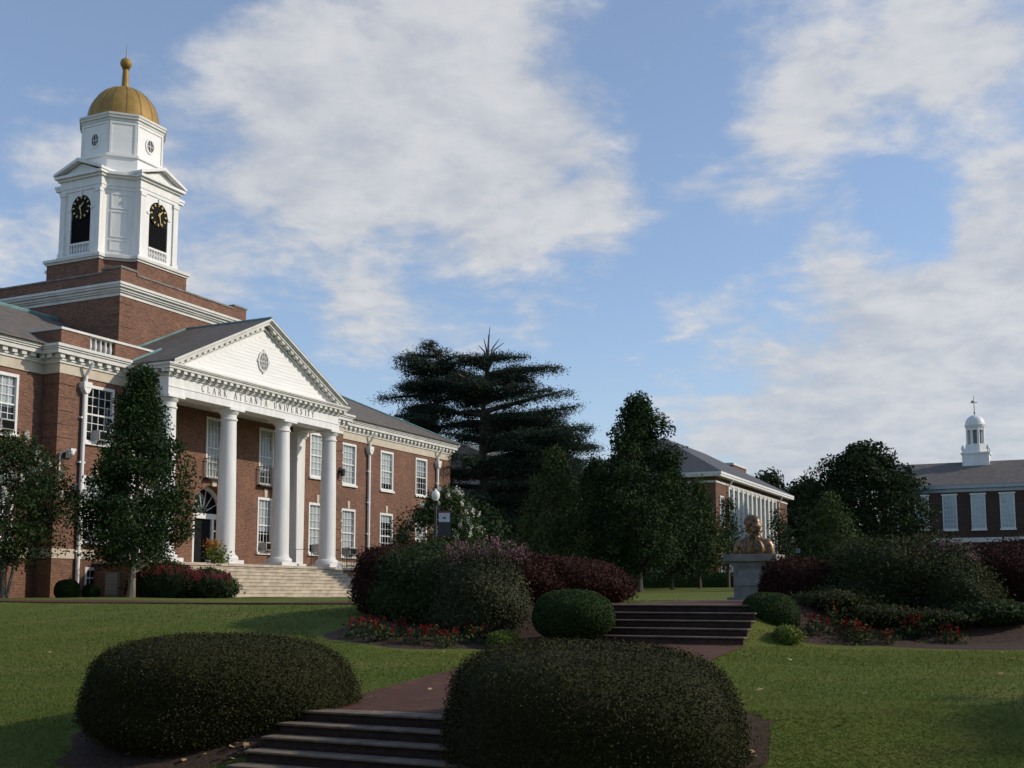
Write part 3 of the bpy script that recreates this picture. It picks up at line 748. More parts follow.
        for ang, ln, w_ in ((R(44), .33, .055), (R(168), .52, .04)):
            c, s = math.sin(ang), math.cos(ang)
            t.prism([(-.10*c-w_*s, cz-.10*s+w_*c), (-.10*c+w_*s, cz-.10*s-w_*c), (ln*c+.018*s, cz+ln*s-.018*c), (ln*c-.018*s, cz+ln*s+.018*c)], 'y', yf-.045-(.012 if ang > 1 else 0), yf-.03-(.012 if ang > 1 else 0))
        t.xf(rot); t.build('clock_hands', 'gold_bright', belfry)
    # octagonal drum
    d = MB(); d.prism(oct_poly(2.10, 1.03), 'z', 21.48, 22.55); d.prism(oct_poly(2.20, 1.08), 'z', 22.55, 22.68); d.prism(oct_poly(1.92, .95), 'z', 22.68, 24.55)
    drum = d.build('drum', 'siding', HALL)
    d = MB(); d.prism(oct_poly(1.98, .98), 'z', 24.552, 24.70); d.prism(oct_poly(2.05, 1.015), 'z', 24.70, 24.84); d.prism(oct_poly(2.09, 1.035), 'z', 24.84, 24.95)
    d.build('drum_cornice', 'trim', drum)
    d = MB()
    for k in range(8):
        rot = Matrix.Translation((TC[0], TC[1], 0)) @ Matrix.Rotation(math.pi/4*k, 4, 'Z'); t = MB(); r, w = (1.92, .95) if k % 2 == 0 else ((1.92+.95)/math.sqrt(2), (1.92-.95)/math.sqrt(2))
        for a in ((-w+.02, -w+.12, 22.69, 24.54), (w-.12, w-.02, 22.69, 24.54), (-w+.12, w-.12, 24.40, 24.54), (-w+.12, w-.12, 22.69, 22.80)): t.box(a[0], a[1], -r-.04, -r+.01, a[2], a[3])
        t.xf(rot); me = bpy.data.meshes.new('t'); t.bm.to_mesh(me); t.bm.free(); d.bm.from_mesh(me); bpy.data.meshes.remove(me)
    d.build('drum_trim', 'white', drum)
    for k in range(4):
        rot = Matrix.Translation((TC[0], TC[1], 0)) @ Matrix.Rotation(math.pi/2*k, 4, 'Z'); r = 1.92; cz = 23.6
        t = MB(); ell = lambda a, b: [(a*math.cos(2*math.pi*i/28), cz+b*math.sin(2*math.pi*i/28)) for i in range(28)]
        t.prism(ell(.24, .32), 'y', -r-.02, -r+.02); t.xf(rot); o = t.build('oval_window', 'dark', drum)
        t = MB()
        A, Bq = ell(.24, .32), ell(.33, .42)
        for i in range(28): t.prism([A[i], A[(i+1) % 28], Bq[(i+1) % 28], Bq[i]], 'y', -r-.05, -r+.01)
        t.box(-.012, .012, -r-.035, -r-.02, cz-.31, cz+.31); t.box(-.23, .23, -r-.035, -r-.02, cz-.015, cz+.015)
        for x in (-.12, .12): t.box(x-.01, x+.01, -r-.035, -r-.02, cz-.26, cz+.26)
        t.xf(rot); t.build('oval_surround', 'white', drum)
    # gilded dome, segmented
    n = 32; m = MB(); rings = []
    for j in range(15):
        ph = math.pi/2*j/14; ring = []
        for i in range(n):
            r = 1.88*math.cos(ph)**.92*(1.0 if i % 2 else .985)
            if j == 14: r = .10
            ring.append(m.bm.verts.new((TC[0]+r*math.cos(2*math.pi*i/n), TC[1]+r*math.sin(2*math.pi*i/n), 24.95+2.22*math.sin(ph))))
        rings.append(ring)
    for A, Bq in zip(rings, rings[1:]):
        for i in range(n): m.bm.faces.new((A[i], A[(i+1) % n], Bq[(i+1) % n], Bq[i]))
    m.bm.faces.new(rings[-1]); dome = m.build('gold_dome', 'gold', HALL, smooth=True)
    m = MB()
    for i in range(16):
        a = 2*math.pi*(i+.25)/16
        m.tube([(TC[0]+(1.895*math.cos(p)**.92)*math.cos(a), TC[1]+(1.895*math.cos(p)**.92)*math.sin(a), 24.95+2.23*math.sin(p)) for p in [math.pi/2*k/12 for k in range(12)]], .011, 5)
    m.build('seam', 'gold', dome)
    m = MB(); m.lathe([(.26, 27.10), (.27, 27.22), (.20, 27.28), (.19, 27.4), (.165, 28.1), (.15, 28.25), (.2, 28.30), (.12, 28.33)], TC[0], TC[1], 16)
    m.sphere((TC[0], TC[1], 28.62), .31); m.build('finial', 'gold', dome, smooth=True)
    m = MB(); m.tube([(TC[0], TC[1], 28.9), (TC[0], TC[1], 29.2), (TC[0], TC[1], 29.75)], [.06, .03, .012], 6); m.build('spike', 'grey', dome)
tower()

# ---- portico
CXS = (-4.05, 0.06, 4.2, 8.28)
def portico():
    f = MB(); f.box(-6.0, 10.2, -.85, 2.0, -.5, 1.28); f.box(-3.9, 8.1, 2.0, 3.25, -.5, 1.28); pod = f.build('podium', 'brick', HALL)
    f = MB(); f.box(-6.05, 10.25, -.92, 1.99, 1.28, 1.40); f.box(-3.89, 8.09, 1.99, 3.24, 1.282, 1.402); f.build('porch_floor', 'step', pod)
    st = None
    for k in range(9):
        z1 = 1.40-.165*(k+1); y0 = -.92-.31*(k+1)
        xa, xb = -3.7, 8.0; m = MB(); m.box(xa, xb, y0+.03, y0+.36 if k else -.86, z1-.17, z1-.05)
        n = 5; cuts = [xa]+sorted(xa+(xb-xa)*(i+random.uniform(.2, .8))/n for i in range(n))+[xb]
        for a, b in zip(cuts, cuts[1:]): m.box(a+.0015, b-.0015, y0, y0+.37 if k else -.85, z1-.05, z1)
        m.build('porch_step', 'step', HALL, bevel=.006)
    for X in CXS:
        c = MB().box(X-.62, X+.62, -.62, .62, 1.402, 1.58)
        c.lathe([(.60, 1.58), (.62, 1.66), (.60, 1.74), (.54, 1.80), (.50, 1.83)], X, 0, 36)
        sh = [(.47, 1.83), (.455, 1.95)]+[(.445-.075*(t**1.6), 1.95+6.0*t) for t in [i/10 for i in range(11)]]
        o = MB().lathe(sh+[(.37, 8.1), (.42, 8.14), (.42, 8.2), (.37, 8.24), (.37, 8.40)], X, 0, 40).build('column', 'white', HALL, smooth=True)
        c.build('column_base', 'white', o, smooth=True)
        k = MB().lathe([(.38, 8.40), (.44, 8.46), (.50, 8.58)], X, 0, 36); k.box(X-.53, X+.53, -.53, .53, 8.58, 8.70); k.build('capital', 'white', o, smooth=True)
    for X in (-3.97, 8.17):                        # square piers at the wall
        m = MB().box(X-.36, X+.36, 1.72, 2.6, 1.62, 8.42); o = m.build('pilaster', 'white', HALL)
        m = MB().box(X-.48, X+.48, 1.58, 2.6, 1.402, 1.62); m.build('pilaster_base', 'white', o)
        m = MB().box(X-.42, X+.42, 1.66, 2.6, 8.42, 8.52); m.box(X-.48, X+.48, 1.58, 2.6, 8.52, 8.70); m.build('pilaster_capital', 'white', o)
    e = MB()
    e.box(-4.5, 8.58, -.42, .42, 8.70, 9.06); e.box(-4.47, 8.55, -.39, .39, 9.06, 9.52)
    for x0, x1 in ((-4.5, -3.66), (7.74, 8.58)): e.box(x0, x1, .42, 1.98, 8.70, 9.06); e.box(x0+.03, x1-.03, .39, 1.98, 9.06, 9.52)
    e.box(-4.53, 8.61, -.45, -.40, 9.04, 9.09)
    ent = e.build('entablature', 'white', HALL)
    MB().box(-3.7, 7.8, .40, 2.56, 9.0, 9.1).build('porch_ceiling', 'trim', ent)
    m = MB(); z = 9.522
    for pr, a, b in ((.06, 0, .07), (.10, .07, .12), (.36, .27, .38), (.42, .38, .43), (.46, .43, .50)):
        m.box(-4.47-pr, 8.55+pr, -.39-pr, 2.0, z+a, z+b)
    for k in range(31):
        x = -4.65+k*(8.73+4.65)/30; m.box(x-.11, x+.11, -.39-.32, -.3, z+.122, z+.268)
    for k in range(5):
        y = -.35+k*.45
        for x0, x1 in ((-4.79, -4.4), (8.5, 8.87)): m.box(x0, x1, y-.11, y+.11, z+.122, z+.268)
    m.build('cornice', 'trim', ent)
    # pediment
    zb, za, xc, hw = 10.022, 13.06, 2.04, 6.55
    t = MB().prism([(xc-hw+.5, zb), (xc+hw-.5, zb), (xc, za-.22)], 'y', -.36, 1.9)
    for k in range(16):                            # weatherboards
        z = zb+.02+k*.17; half = (hw-.9)*(1-(z+.17-zb)/(za-.35-zb))
        if half > .2: t.prism([(-.36, z), (-.370, z), (-.362, z+.165), (-.36, z+.165)], 'x', xc-half, xc+half)
    ped = t.build('pediment', 'siding', HALL)
    r = MB(); sl = (za+.18-zb)/(hw+.12)
    def rake(off0, off1, y0, y1, mm):
        for sx in (-1, 1):
            mm.prism([(xc+sx*(hw+.14), zb+off0-.0), (xc+sx*(hw+.14), zb+off1), (xc, zb+(hw+.14)*sl+off1), (xc, zb+(hw+.14)*sl+off0)], 'y', y0, y1)
    rake(-.36, -.26, -.46, 1.8, r); rake(-.13, -.0, -.72, 1.8, r); rake(.0, .06, -.80, 1.8, r); rake(.06, .16, -.87, 1.8, r)
    L_ = (hw-.55)
    for sx in (-1, 1):
        for k in range(16):
            x = xc+sx*(hw-.45-L_*(k+.3)/16.3); zc = zb+(hw+.14-abs(x-xc))*sl; dz = .11*sl
            r.prism([(x-.11, zc-.262+(dz if sx < 0 else -dz)*-1), (x+.11, zc-.262+(dz if sx < 0 else -dz)), (x+.11, zc-.128+(dz if sx < 0 else -dz)), (x-.11, zc-.128-(dz if sx < 0 else -dz))], 'y', -.68, -.3)
    # trim away whatever hangs below the horizontal cornice
    bmesh.ops.bisect_plane(r.bm, geom=r.bm.verts[:]+r.bm.edges[:]+r.bm.faces[:], plane_co=(0, 0, zb+.001), plane_no=(0, 0, -1), clear_outer=True)
    r.build('raking_cornice', 'trim', ped)
    # roof of the portico, running back to the attic
    m = MB(); zt = zb+(hw+.14)*sl+.165
    for sx in (-1, 1):
        x_ = xc+sx*(hw+.18); m.quad((x_, -.88, zb+.15), (x_, 4.5, zb+.15), (xc, 4.5, zt), (xc, -.88, zt))
        m.quad((x_, -.88, zb+.05), (x_, 4.5, zb+.05), (x_, 4.5, zb+.15), (x_, -.88, zb+.15))
    ro = m.build('portico_roof', 'slate', HALL)
    m = MB().tube([(xc, -.86, zt+.02), (xc, 4.5, zt+.02)], .07, 6)
    for sx in (-1,): m.tube([(xc+sx*.1, 4.5, zt-.02), (xc+sx*4.6, 4.5, zt-4.6*sl+.05)], .06, 6); m.tube([(xc+sx*4.55, 1.93, zt-4.55*sl+.05), (xc+sx*(hw+.1), 1.93, zb+.2)], .06, 6)
    m.build('ridge_cap', 'copper', ro)
    # oval emblem window
    cz, cx = 11.30, 2.05
    ell = lambda a, b: [(cx+a*math.cos(2*math.pi*i/32), cz+b*math.sin(2*math.pi*i/32)) for i in range(32)]
    o = MB().prism(ell(.32, .43), 'y', -.40, -.36).build('oval_window', 'grey', ped)
    m = MB(); A, B = ell(.32, .43), ell(.41, .53)
    for i in range(32): m.prism([A[i], A[(i+1) % 32], B[(i+1) % 32], B[i]], 'y', -.43, -.36)
    m.box(cx-.018, cx+.018, -.425, -.40, cz-.42, cz+.42); m.box(cx-.31, cx+.31, -.425, -.40, cz-.02, cz+.02)
    A, B = ell(.17, .23), ell(.20, .265)
    for i in range(32): m.prism([A[i], A[(i+1) % 32], B[(i+1) % 32], B[i]], 'y', -.425, -.40)
    for a in (.8, 2.35, 3.94, 5.49): m.prism([(cx+.2*math.cos(a)-.015, cz+.27*math.sin(a)), (cx+.2*math.cos(a)+.015, cz+.27*math.sin(a)), (cx+.31*math.cos(a)+.015, cz+.42*math.sin(a)), (cx+.31*math.cos(a)-.015, cz+.42*math.sin(a))], 'y', -.425, -.40)
    for dx, dz in ((0, .55), (0, -.55), (.43, 0), (-.43, 0)): m.box(cx+dx-.035, cx+dx+.035, -.438, -.36, cz+dz-.05, cz+dz+.05)
    m.build('oval_surround', 'trim', o)
    # incised lettering on the frieze
    K, k_ = .062, .028
    G = {'C': [(.62, .80, .55, .97, k_), (.55, .97, .35, 1., k_), (.35, 1., .12, .82, K), (.12, .82, .08, .5, K), (.08, .5, .12, .18, K), (.12, .18, .35, 0, K), (.35, 0, .55, .03, k_), (.55, .03, .62, .2, k_)],
         'L': [(.15, 0, .15, 1, K), (.15, 0, .58, 0, k_), (.58, 0, .6, .18, k_)], 'A': [(.05, 0, .34, 1, k_), (.34, 1, .64, 0, K), (.17, .36, .52, .36, k_)],
         'R': [(.12, 0, .12, 1, K), (.12, 1, .42, .97, k_), (.42, .97, .54, .76, K), (.54, .76, .40, .52, K), (.40, .52, .12, .5, k_), (.34, .5, .64, 0, K)],
         'K': [(.12, 0, .12, 1, K), (.12, .42, .58, 1, k_), (.28, .58, .64, 0, K)], 'T': [(.35, 0, .35, 1, K), (.05, 1, .65, 1, k_), (.05, .84, .05, 1, k_), (.65, .84, .65, 1, k_)],
         'N': [(.1, 0, .1, 1, k_), (.1, 1, .6, 0, K), (.6, 0, .6, 1, k_)], 'U': [(.1, 1, .1, .25, K), (.1, .25, .22, .03, K), (.22, .03, .45, .02, k_), (.45, .02, .58, .25, k_), (.58, .25, .58, 1, k_)],
         'I': [(.3, 0, .3, 1, K)], 'V': [(.05, 1, .34, 0, K), (.34, 0, .64, 1, k_)], 'E': [(.14, 0, .14, 1, K), (.14, 1, .56, 1, k_), (.14, .52, .46, .52, k_), (.14, 0, .58, 0, k_), (.56, .86, .56, 1, k_), (.58, 0, .58, .16, k_)],
         'S': [(.55, .8, .5, .97, k_), (.5, .97, .28, 1, k_), (.28, 1, .12, .78, K), (.12, .78, .3, .55, K), (.3, .55, .52, .4, K), (.52, .4, .5, .12, K), (.5, .12, .32, 0, K), (.32, 0, .12, .05, k_), (.12, .05, .08, .22, k_)],
         'Y': [(.05, 1, .34, .48, K), (.34, .48, .62, 1, k_), (.34, 0, .34, .5, K)]}
    serif = {'L': [(.15, 1)], 'A': [(.05, 0), (.64, 0)], 'R': [(.12, 0), (.64, 0), (.12, 1)], 'K': [(.12, 0), (.12, 1), (.58, 1), (.64, 0)], 'T': [(.35, 0)], 'N': [(.1, 0), (.1, 1), (.6, 1)],
             'U': [(.1, 1), (.58, 1)], 'I': [(.3, 0), (.3, 1)], 'V': [(.05, 1), (.64, 1)], 'E': [(.14, 0), (.14, 1)], 'Y': [(.05, 1), (.62, 1), (.34, 0)]}
    text = 'CLARK ATLANTA UNIVERSITY'; H_ = .30; z0 = 9.135; adv = .383; x = -2.34
    idx = 0
    for ch in text:
        m = MB()
        if ch == ' ': x += adv*.92; continue
        segs = list(G[ch])+[(sx-.11, sy, sx+.11, sy, k_) for sx, sy in serif.get(ch, [])]
        for (ax, ay, bx, by, t) in segs:
            p = Vector((x+ax*H_*.95, z0+ay*H_)); q = Vector((x+bx*H_*.95, z0+by*H_)); d = (q-p).normalized(); nrm = Vector((-d.y, d.x))*t*H_*.95; p = p-d*.006; q = q+d*.006
            y1 = -.388; y0 = -.402-idx*.00005; idx += 1
            m.prism([tuple(p+nrm), tuple(p-nrm), tuple(q-nrm), tuple(q+nrm)], 'y', y0, y1)
        x += adv*(.62 if ch == 'I' else 1.0); m.build('letter', 'letter', ent)
    return x
portico()
def pipe(X, Y, z0=-.1, ztop=8.55):
    m = MB().tube([(X, Y-.13, z0), (X, Y-.13, ztop)], .09, 10); o = m.build('downpipe', 'white', HALL, smooth=True)
    m = MB(); m.box(X-.22, X+.22, Y-.32, Y-.0, 8.72, 8.96); m.prism([(X-.22, 8.72), (X+.22, 8.72), (X+.09, 8.48), (X-.09, 8.48)], 'y', Y-.30, Y-.02)
    m.tube([(X, Y-.16, 8.95), (X, Y-.18, 9.25), (X+.02, Y-.42, 9.62), (X+.02, Y-.5, 9.78)], .075, 8); m.build('hopper', 'white', o)
    m = MB()
    for z in (1.75, 3.6, 5.5, 7.4): m.box(X-.16, X+.16, Y-.16, Y-.005, z, z+.07)
    m.build('pipe_clip', 'white', o)
pipe(-7.02, 2.0); pipe(16.55, 2.9); pipe(25.0, 2.9); pipe(-12.6, 2.9)
# wall lantern, camera, electrical box, porch railings
def fittings():
    m = MB(); X, Y, z = 12.2, 1.97, 6.95
    m.box(X-.07, X+.07, Y-.05, Y+.0, z-.05, z+.25); m.tube([(X, Y-.04, z+.18), (X, Y-.18, z+.26), (X, Y-.22, z+.17)], .02, 6)
    m.prism([(X-.07, z-.25), (X+.07, z-.25), (X+.11, z+.06), (X-.11, z+.06)], 'y', Y-.33, Y-.11); m.prism([(X-.13, z+.06), (X+.13, z+.06), (X+.04, z+.17)], 'y', Y-.35, Y-.09)
    m.build('wall_lantern', 'iron', HALL)
    m = MB(); X, Y, z = -7.82, 1.96, 5.75
    m.tube([(X-.36, Y-.05, z-.75), (X-.36, Y-.05, z-.1), (X-.32, Y-.10, z+.08), (X-.12, Y-.36, z+.20)], .035, 8); m.box(X-.25, X+.02, Y-.56, Y-.30, z+.13, z+.24)
    c = m.build('security_camera', 'white', HALL)
    MB().sphere((X-.10, Y-.43, z+.07), .13, (1, 1, 1.1)).build('camera_dome', 'globe', c, smooth=True)
    MB().box(X-.12, X+.22, Y-.10, Y+.02, z-.12, z+.14).build('mounting_box', 'iron', c)
    MB().box(-4.98, -4.70, -1.0, -.86, .45, .98).build('electric_box', 'acgrey', HALL, bevel=.02)
    m = MB()
    def rail(p, q, h=1.0, n=10):
        p, q = Vector(p), Vector(q)
        for f in (.12, h): m.tube([p+Vector((0, 0, f)), q+Vector((0, 0, f))], .02, 6)
        for i in range(n+1):
            r = p.lerp(q, i/n); m.tube([r, r+Vector((0, 0, h))], .022 if i in (0, n) else .010, 5)
    rail((-5.9, -.8, 1.4), (-4.8, -.8, 1.4), n=9); rail((-5.9, -.8, 1.4), (-5.9, 1.9, 1.4), n=18); rail((10.1, -.8, 1.4), (8.95, -.8, 1.4), n=9); rail((10.1, -.8, 1.4), (10.1, 1.9, 1.4), n=18)
    m.build('railing', 'iron', HALL)
    m = MB(); m.tube([(7.3, 1.3, 1.4), (7.3, 1.3, 2.35), (7.3, .3, 2.35), (7.3, .3, 1.4)], .02, 6); m.build('handrail', 'iron', HALL)
fittings()

# ------------------------------------------------------------------ the hall down the lawn
def long_hall():
    c = at(715.4, 472.8, 86)
    H = empty('brick_building', (c.x, c.y, 0), ROT); tag(H, 'long brick building with grey hip roof and tall white window bays beyond the bust', 'building')
    Lx, Dy, G = 23.9, 12.0, -.5; ze = 8.75
    m = MB(); hs = [(3.35, 19.3, 3.6, 8.3)]
    wall_face(m, 0, Lx, G, ze, 0, hs, .25)
    # end wall with openings facing the lawn
    m.quad((0, Dy, G), (0, 0, G), (0, 0, ze), (0, Dy, ze))
    m.quad((Lx, 0, G), (Lx, Dy, G), (Lx, Dy, ze), (Lx, 0, ze)); m.quad((0, Dy, G), (Lx, Dy, G), (Lx, Dy, ze), (0, Dy, ze))
    m.build('brick_wall', 'brick_far', H)
    # lower wing reaching left behind the trees
    m = MB(); m.box(-1.5, 7, 12.01, 40, G, 7.2); w = m.build('brick_wing', 'brick_far', H)
    m = MB(); m.prism([(-2.0, 7.2), (7.5, 7.2), (2.75, 9.6)], 'y', 12.01, 40.5); m.build('wing_roof', 'slate_blue', w)
    m = MB(); m.box(-1.62, -1.5, 12.02, 40, 6.9, 7.2); m.box(-1.58, -1.5, 12.02, 40, 1.2, 1.4); m.build('eave_band', 'trim', w)
    for k in range(6):
        y = 14.5+k*4.2
        m = MB(); m.box(-1.6, -1.46, y-.8, y+.8, .7, 3.4); o = m.build('window', 'white', w)
        m = MB()
        for a, b in ((y-.68, y-.05), (y+.05, y+.68)):
            for z0, z1 in ((.85, 2.0), (2.1, 3.25)): m.box(-1.63, -1.60, a, b, z0, z1)
        m.build('pane', 'sky_panes', o)
    # tall bays: white mullions and pale panes
    n = 11
    for k in range(n):
        a, b = 3.35+(19.3-3.35)*k/n, 3.35+(19.3-3.35)*(k+1)/n
        m = MB(); m.box(a+.01, a+.24, -.10, .22, 3.6, 8.3); m.box(b-.24, b-.01, -.10, .22, 3.6, 8.3); m.box(a+.24, b-.24, -.02, .2, 8.12, 8.3); m.box(a+.24, b-.24, -.02, .2, 3.6, 3.8)
        m.box((a+b)/2-.02, (a+b)/2+.02, .1, .14, 3.8, 8.12); m.box(a+.24, b-.24, .1, .14, 5.9, 6.02)
        o = m.build('window_bay', 'trim', H); MB().box(a+.24, b-.24, .15, .18, 3.8, 8.12).build('pane', 'sky_tint', o)
    for X in (1.55,):
        m = MB(); m.box(X-.55, X+.55, -.05, .06, 5.0, 7.4); o = m.build('window', 'white', H); MB().box(X-.42, X+.42, -.07, -.051, 5.1, 7.3).build('pane', 'sky_tint', o)
    for X in (1.6, 4.6, 7.2, 9.8, 12.4, 15, 17.6, 21.5):
        m = MB(); m.box(X-.6, X+.6, -.05, .06, .7, 2.9); o = m.build('window', 'white', H)
        m = MB(); m.box(X-.5, X-.03, -.07, -.051, .8, 2.8); m.box(X+.03, X+.5, -.07, -.051, .8, 2.8); m.build('pane', 'sky_tint', o)
    # end wall doors and windows
    for y, z0, z1, wd in ((2.0, .3, 3.0, .75), (4.4, .3, 3.0, .75), (7.2, .3, 3.0, .75), (9.8, .3, 3.0, .75), (2.4, 4.8, 7.2, .65), (6, 4.8, 7.2, .65), (9.6, 4.8, 7.2, .65)):
        m = MB(); m.box(-.08, .05, y-wd, y+wd, z0, z1); o = m.build('window', 'white', H)
        m = MB(); m.box(-.10, -.081, y-wd+.12, y-.05, z0+.12, z1-.12); m.box(-.10, -.081, y+.05, y+wd-.12, z0+.12, z1-.12); m.build('pane', 'sky_panes', o)
    m = MB(); m.box(-.04, Lx+.04, -.06, .0, 8.31, 8.47); m.box(-.06, -.0, 0.001, Dy, 8.31, 8.47); m.box(-.03, .0, .001, Dy, 3.2, 3.4); m.build('stone_band', 'trim', H)
    m = MB(); m.box(-.55, Lx+.55, -.55, Dy+.55, ze, ze+.16); m.box(-.6, Lx+.45, -.6, Dy+.62, ze+.16, ze+.34); m.build('eave', 'white', H)
    m = MB(); e = .62; zr = 12.75; a = 6.0; z = ze+.345
    m.quad((-e, -e, z), (Lx+e, -e, z), (Lx-a, Dy/2, zr), (a, Dy/2, zr)); m.quad((-e, Dy+e, z), (-e, -e, z), (a, Dy/2, zr), (a, Dy/2, zr+.0001))
    m.quad((Lx+e, -e, z), (Lx+e, Dy+e, z), (Lx-a, Dy/2+.01, zr), (Lx-a, Dy/2, zr)); m.quad((-e, Dy+e, z), (a, Dy/2, zr+.0001), (Lx-a, Dy/2, zr), (Lx+e, Dy+e, z))
    m.build('roof', 'slate_blue', H)
    m = MB(); m.box(19.3, 24.1, 3.8, 5.4, 9, 11.75); o = m.build('chimney', 'brick_far', H); MB().box(19.2, 24.2, 3.7, 5.5, 11.75, 11.95).build('chimney_cap', 'trim', o)
    for X in (3.1, 20.1):
        m = MB().tube([(X, -.13, .2), (X, -.13, 8.2), (X, -.5, 8.74)], .07, 6); m.build('downpipe', 'white', H)
long_hall()
def chapel_hall():
    c = at(1024, 481, 100)
    H = empty('cupola_building', (c.x, c.y, 0), ROT); tag(H, 'shaded brick building with slate roof and white cupola topped by a weathervane', 'building')
    y0, y1, G, ze, D = -16, 12.0, -.5, 9.3, 12.0
    m = MB(); ys = [1.42+2.36*k for k in range(-6, 5)]
    m.quad((0, y0, G), (0, y1, G), (0, y1, ze), (0, y0, ze)); m.quad((0, y1, G), (D, y1, G), (D, y1, ze), (0, y1, ze)); m.quad((0, y0, G), (D, y0, G), (D, y0, ze), (0, y0, ze)); m.quad((D, y0, G), (D, y1, G), (D, y1, ze), (D, y0, ze))
    for s, e in ((y0, 1), (y1, 1)): m.bm.faces.new([m.bm.verts.new(p) for p in ((0, s, ze), (D, s, ze), (D/2, s, 12.2))])
    m.build('brick_wall', 'brick_shaded', H)
    for y in ys:
        m = MB(); m.box(-.07, .05, y-.60, y+.60, 5.7, 8.72); m.box(-.16, .02, y-.68, y+.68, 8.721, 8.86); m.box(-.14, .02, y-.66, y+.66, 5.56, 5.699)
        o = m.build('window', 'white', H)
        m = MB()
        for i in range(4):
            for j in range(7):
                a = y-.52+i*.265; z = 5.80+j*.412; m.box(-.09, -.071, a, a+.235, z, z+.375)
        m.build('pane', 'sky_panes', o)
        m = MB(); m.box(-.07, .05, y-.60, y+.60, 1.0, 3.9); o = m.build('window', 'white', H); m = MB()
        for i in range(4):
            for j in range(6): a = y-.52+i*.265; z = 1.1+j*.46; m.box(-.09, -.071, a, a+.235, z, z+.42)
        m.build('pane', 'sky_panes', o)
    m = MB(); m.box(-.06, .0, y0, y1, 4.55, 4.95); m.build('stone_band', 'trim', H)
    m = MB(); m.box(-.10, .02, y0-.1, y1+.1, 9.0, 9.3); m.box(-.45, .02, y0-.3, y1+.3, 9.3, 9.62); m.build('eave', 'sky_tint', H)
    m = MB(); z = 9.625; m.quad((-.5, y0-.3, z), (-.5, y1+.3, z), (6, y1+.3, 12.3), (6, y0-.3, 12.3)); m.quad((D+.5, y0-.3, z), (D+.5, y1+.3, z), (6, y1+.3, 12.3), (6, y0-.3, 12.3)); m.build('roof', 'slate', H)
    cx, cy = 6.0, 4.15
    m = MB(); m.box(cx-1.2, cx+1.2, cy-1.16, cy+1.16, 10.6, 12.9); m.box(cx-1.3, cx+1.3, cy-1.26, cy+1.26, 12.9, 13.06); c = m.build('cupola', 'white', H)
    m = MB(); m.lathe([(1.12, 13.06), (1.12, 13.2), (1.0, 13.25), (.95, 13.85), (.86, 13.9)], cx, cy, 8, math.pi/8); m.build('cupola_plinth', 'white', c)
    m = MB()
    for sx in (-1, 1):
        for sy in (-1, 1): m.lathe([(.10, 13.06), (.06, 13.2), (.14, 13.42), (.12, 13.6), (.03, 13.75)], cx+sx*1.1, cy+sy*1.08, 8)
    m.build('urn', 'white', c)
    m = MB()
    for k in range(8):
        a = math.pi/8+math.pi/4*k; m.lathe([(.13, 13.9), (.115, 15.4), (.15, 15.45)], cx+.74*math.cos(a), cy+.74*math.sin(a), 8)
    m.lathe([(.84, 15.45), (.88, 15.55), (.93, 15.68), (.93, 15.74)], cx, cy, 16); m.lathe([(.80, 15.2), (.80, 15.451)], cx, cy, 16); m.build('lantern', 'white', c)
    MB().lathe([(.56, 13.88), (.56, 15.3)], cx, cy, 8, math.pi/8).build('louvre', 'grey', c)
    MB().lathe([(.88*math.cos(math.pi/2*k/8)+.001, 15.74+.95*math.sin(math.pi/2*k/8)) for k in range(9)], cx, cy, 24).build('dome', 'white', c, smooth=True)
    m = MB(); m.tube([(cx, cy, 16.6), (cx, cy, 18.5)], [.045, .02], 6); m.sphere((cx, cy, 16.9), .09); m.tube([(cx, cy-.3, 17.85), (cx, cy+.3, 17.85)], .035, 6); m.tube([(cx-.28, cy, 17.5), (cx+.28, cy, 17.5)], .02, 6); m.prism([(cy-.05, 17.9), (cy+.28, 17.9), (cy+.15, 18.12)], 'x', cx-.01, cx+.01)
    m.build('weathervane', 'grey', c)
chapel_hall()
def back_building():
    b = at(470, 590, 118)
    H = empty('brick_house', (b.x, b.y, 0), ROT); tag(H, 'brick building with chimney glimpsed behind the cedar branches', 'building')
    m = MB(); m.box(-2, 16, -6, 6, -1, 12.5); m.build('brick_wall', 'brick_far', H)
    m = MB(); m.prism([(-6.5, 12.5), (6.5, 12.5), (0, 15.2)], 'x', -2.5, 16.5); r = m.build('roof', 'slate', H)
    MB().tube([(-2.5, 0, 15.25), (16.5, 0, 15.25)], .12, 6).build('ridge_cap', 'copper', r)
    m = MB(); m.box(-1.2, .6, 5.0, 6.6, 12, 19.2); o = m.build('chimney', 'brick', H); MB().box(-1.35, .75, 4.85, 6.75, 19.2, 19.5).build('chimney_cap', 'trim', o)
back_building()

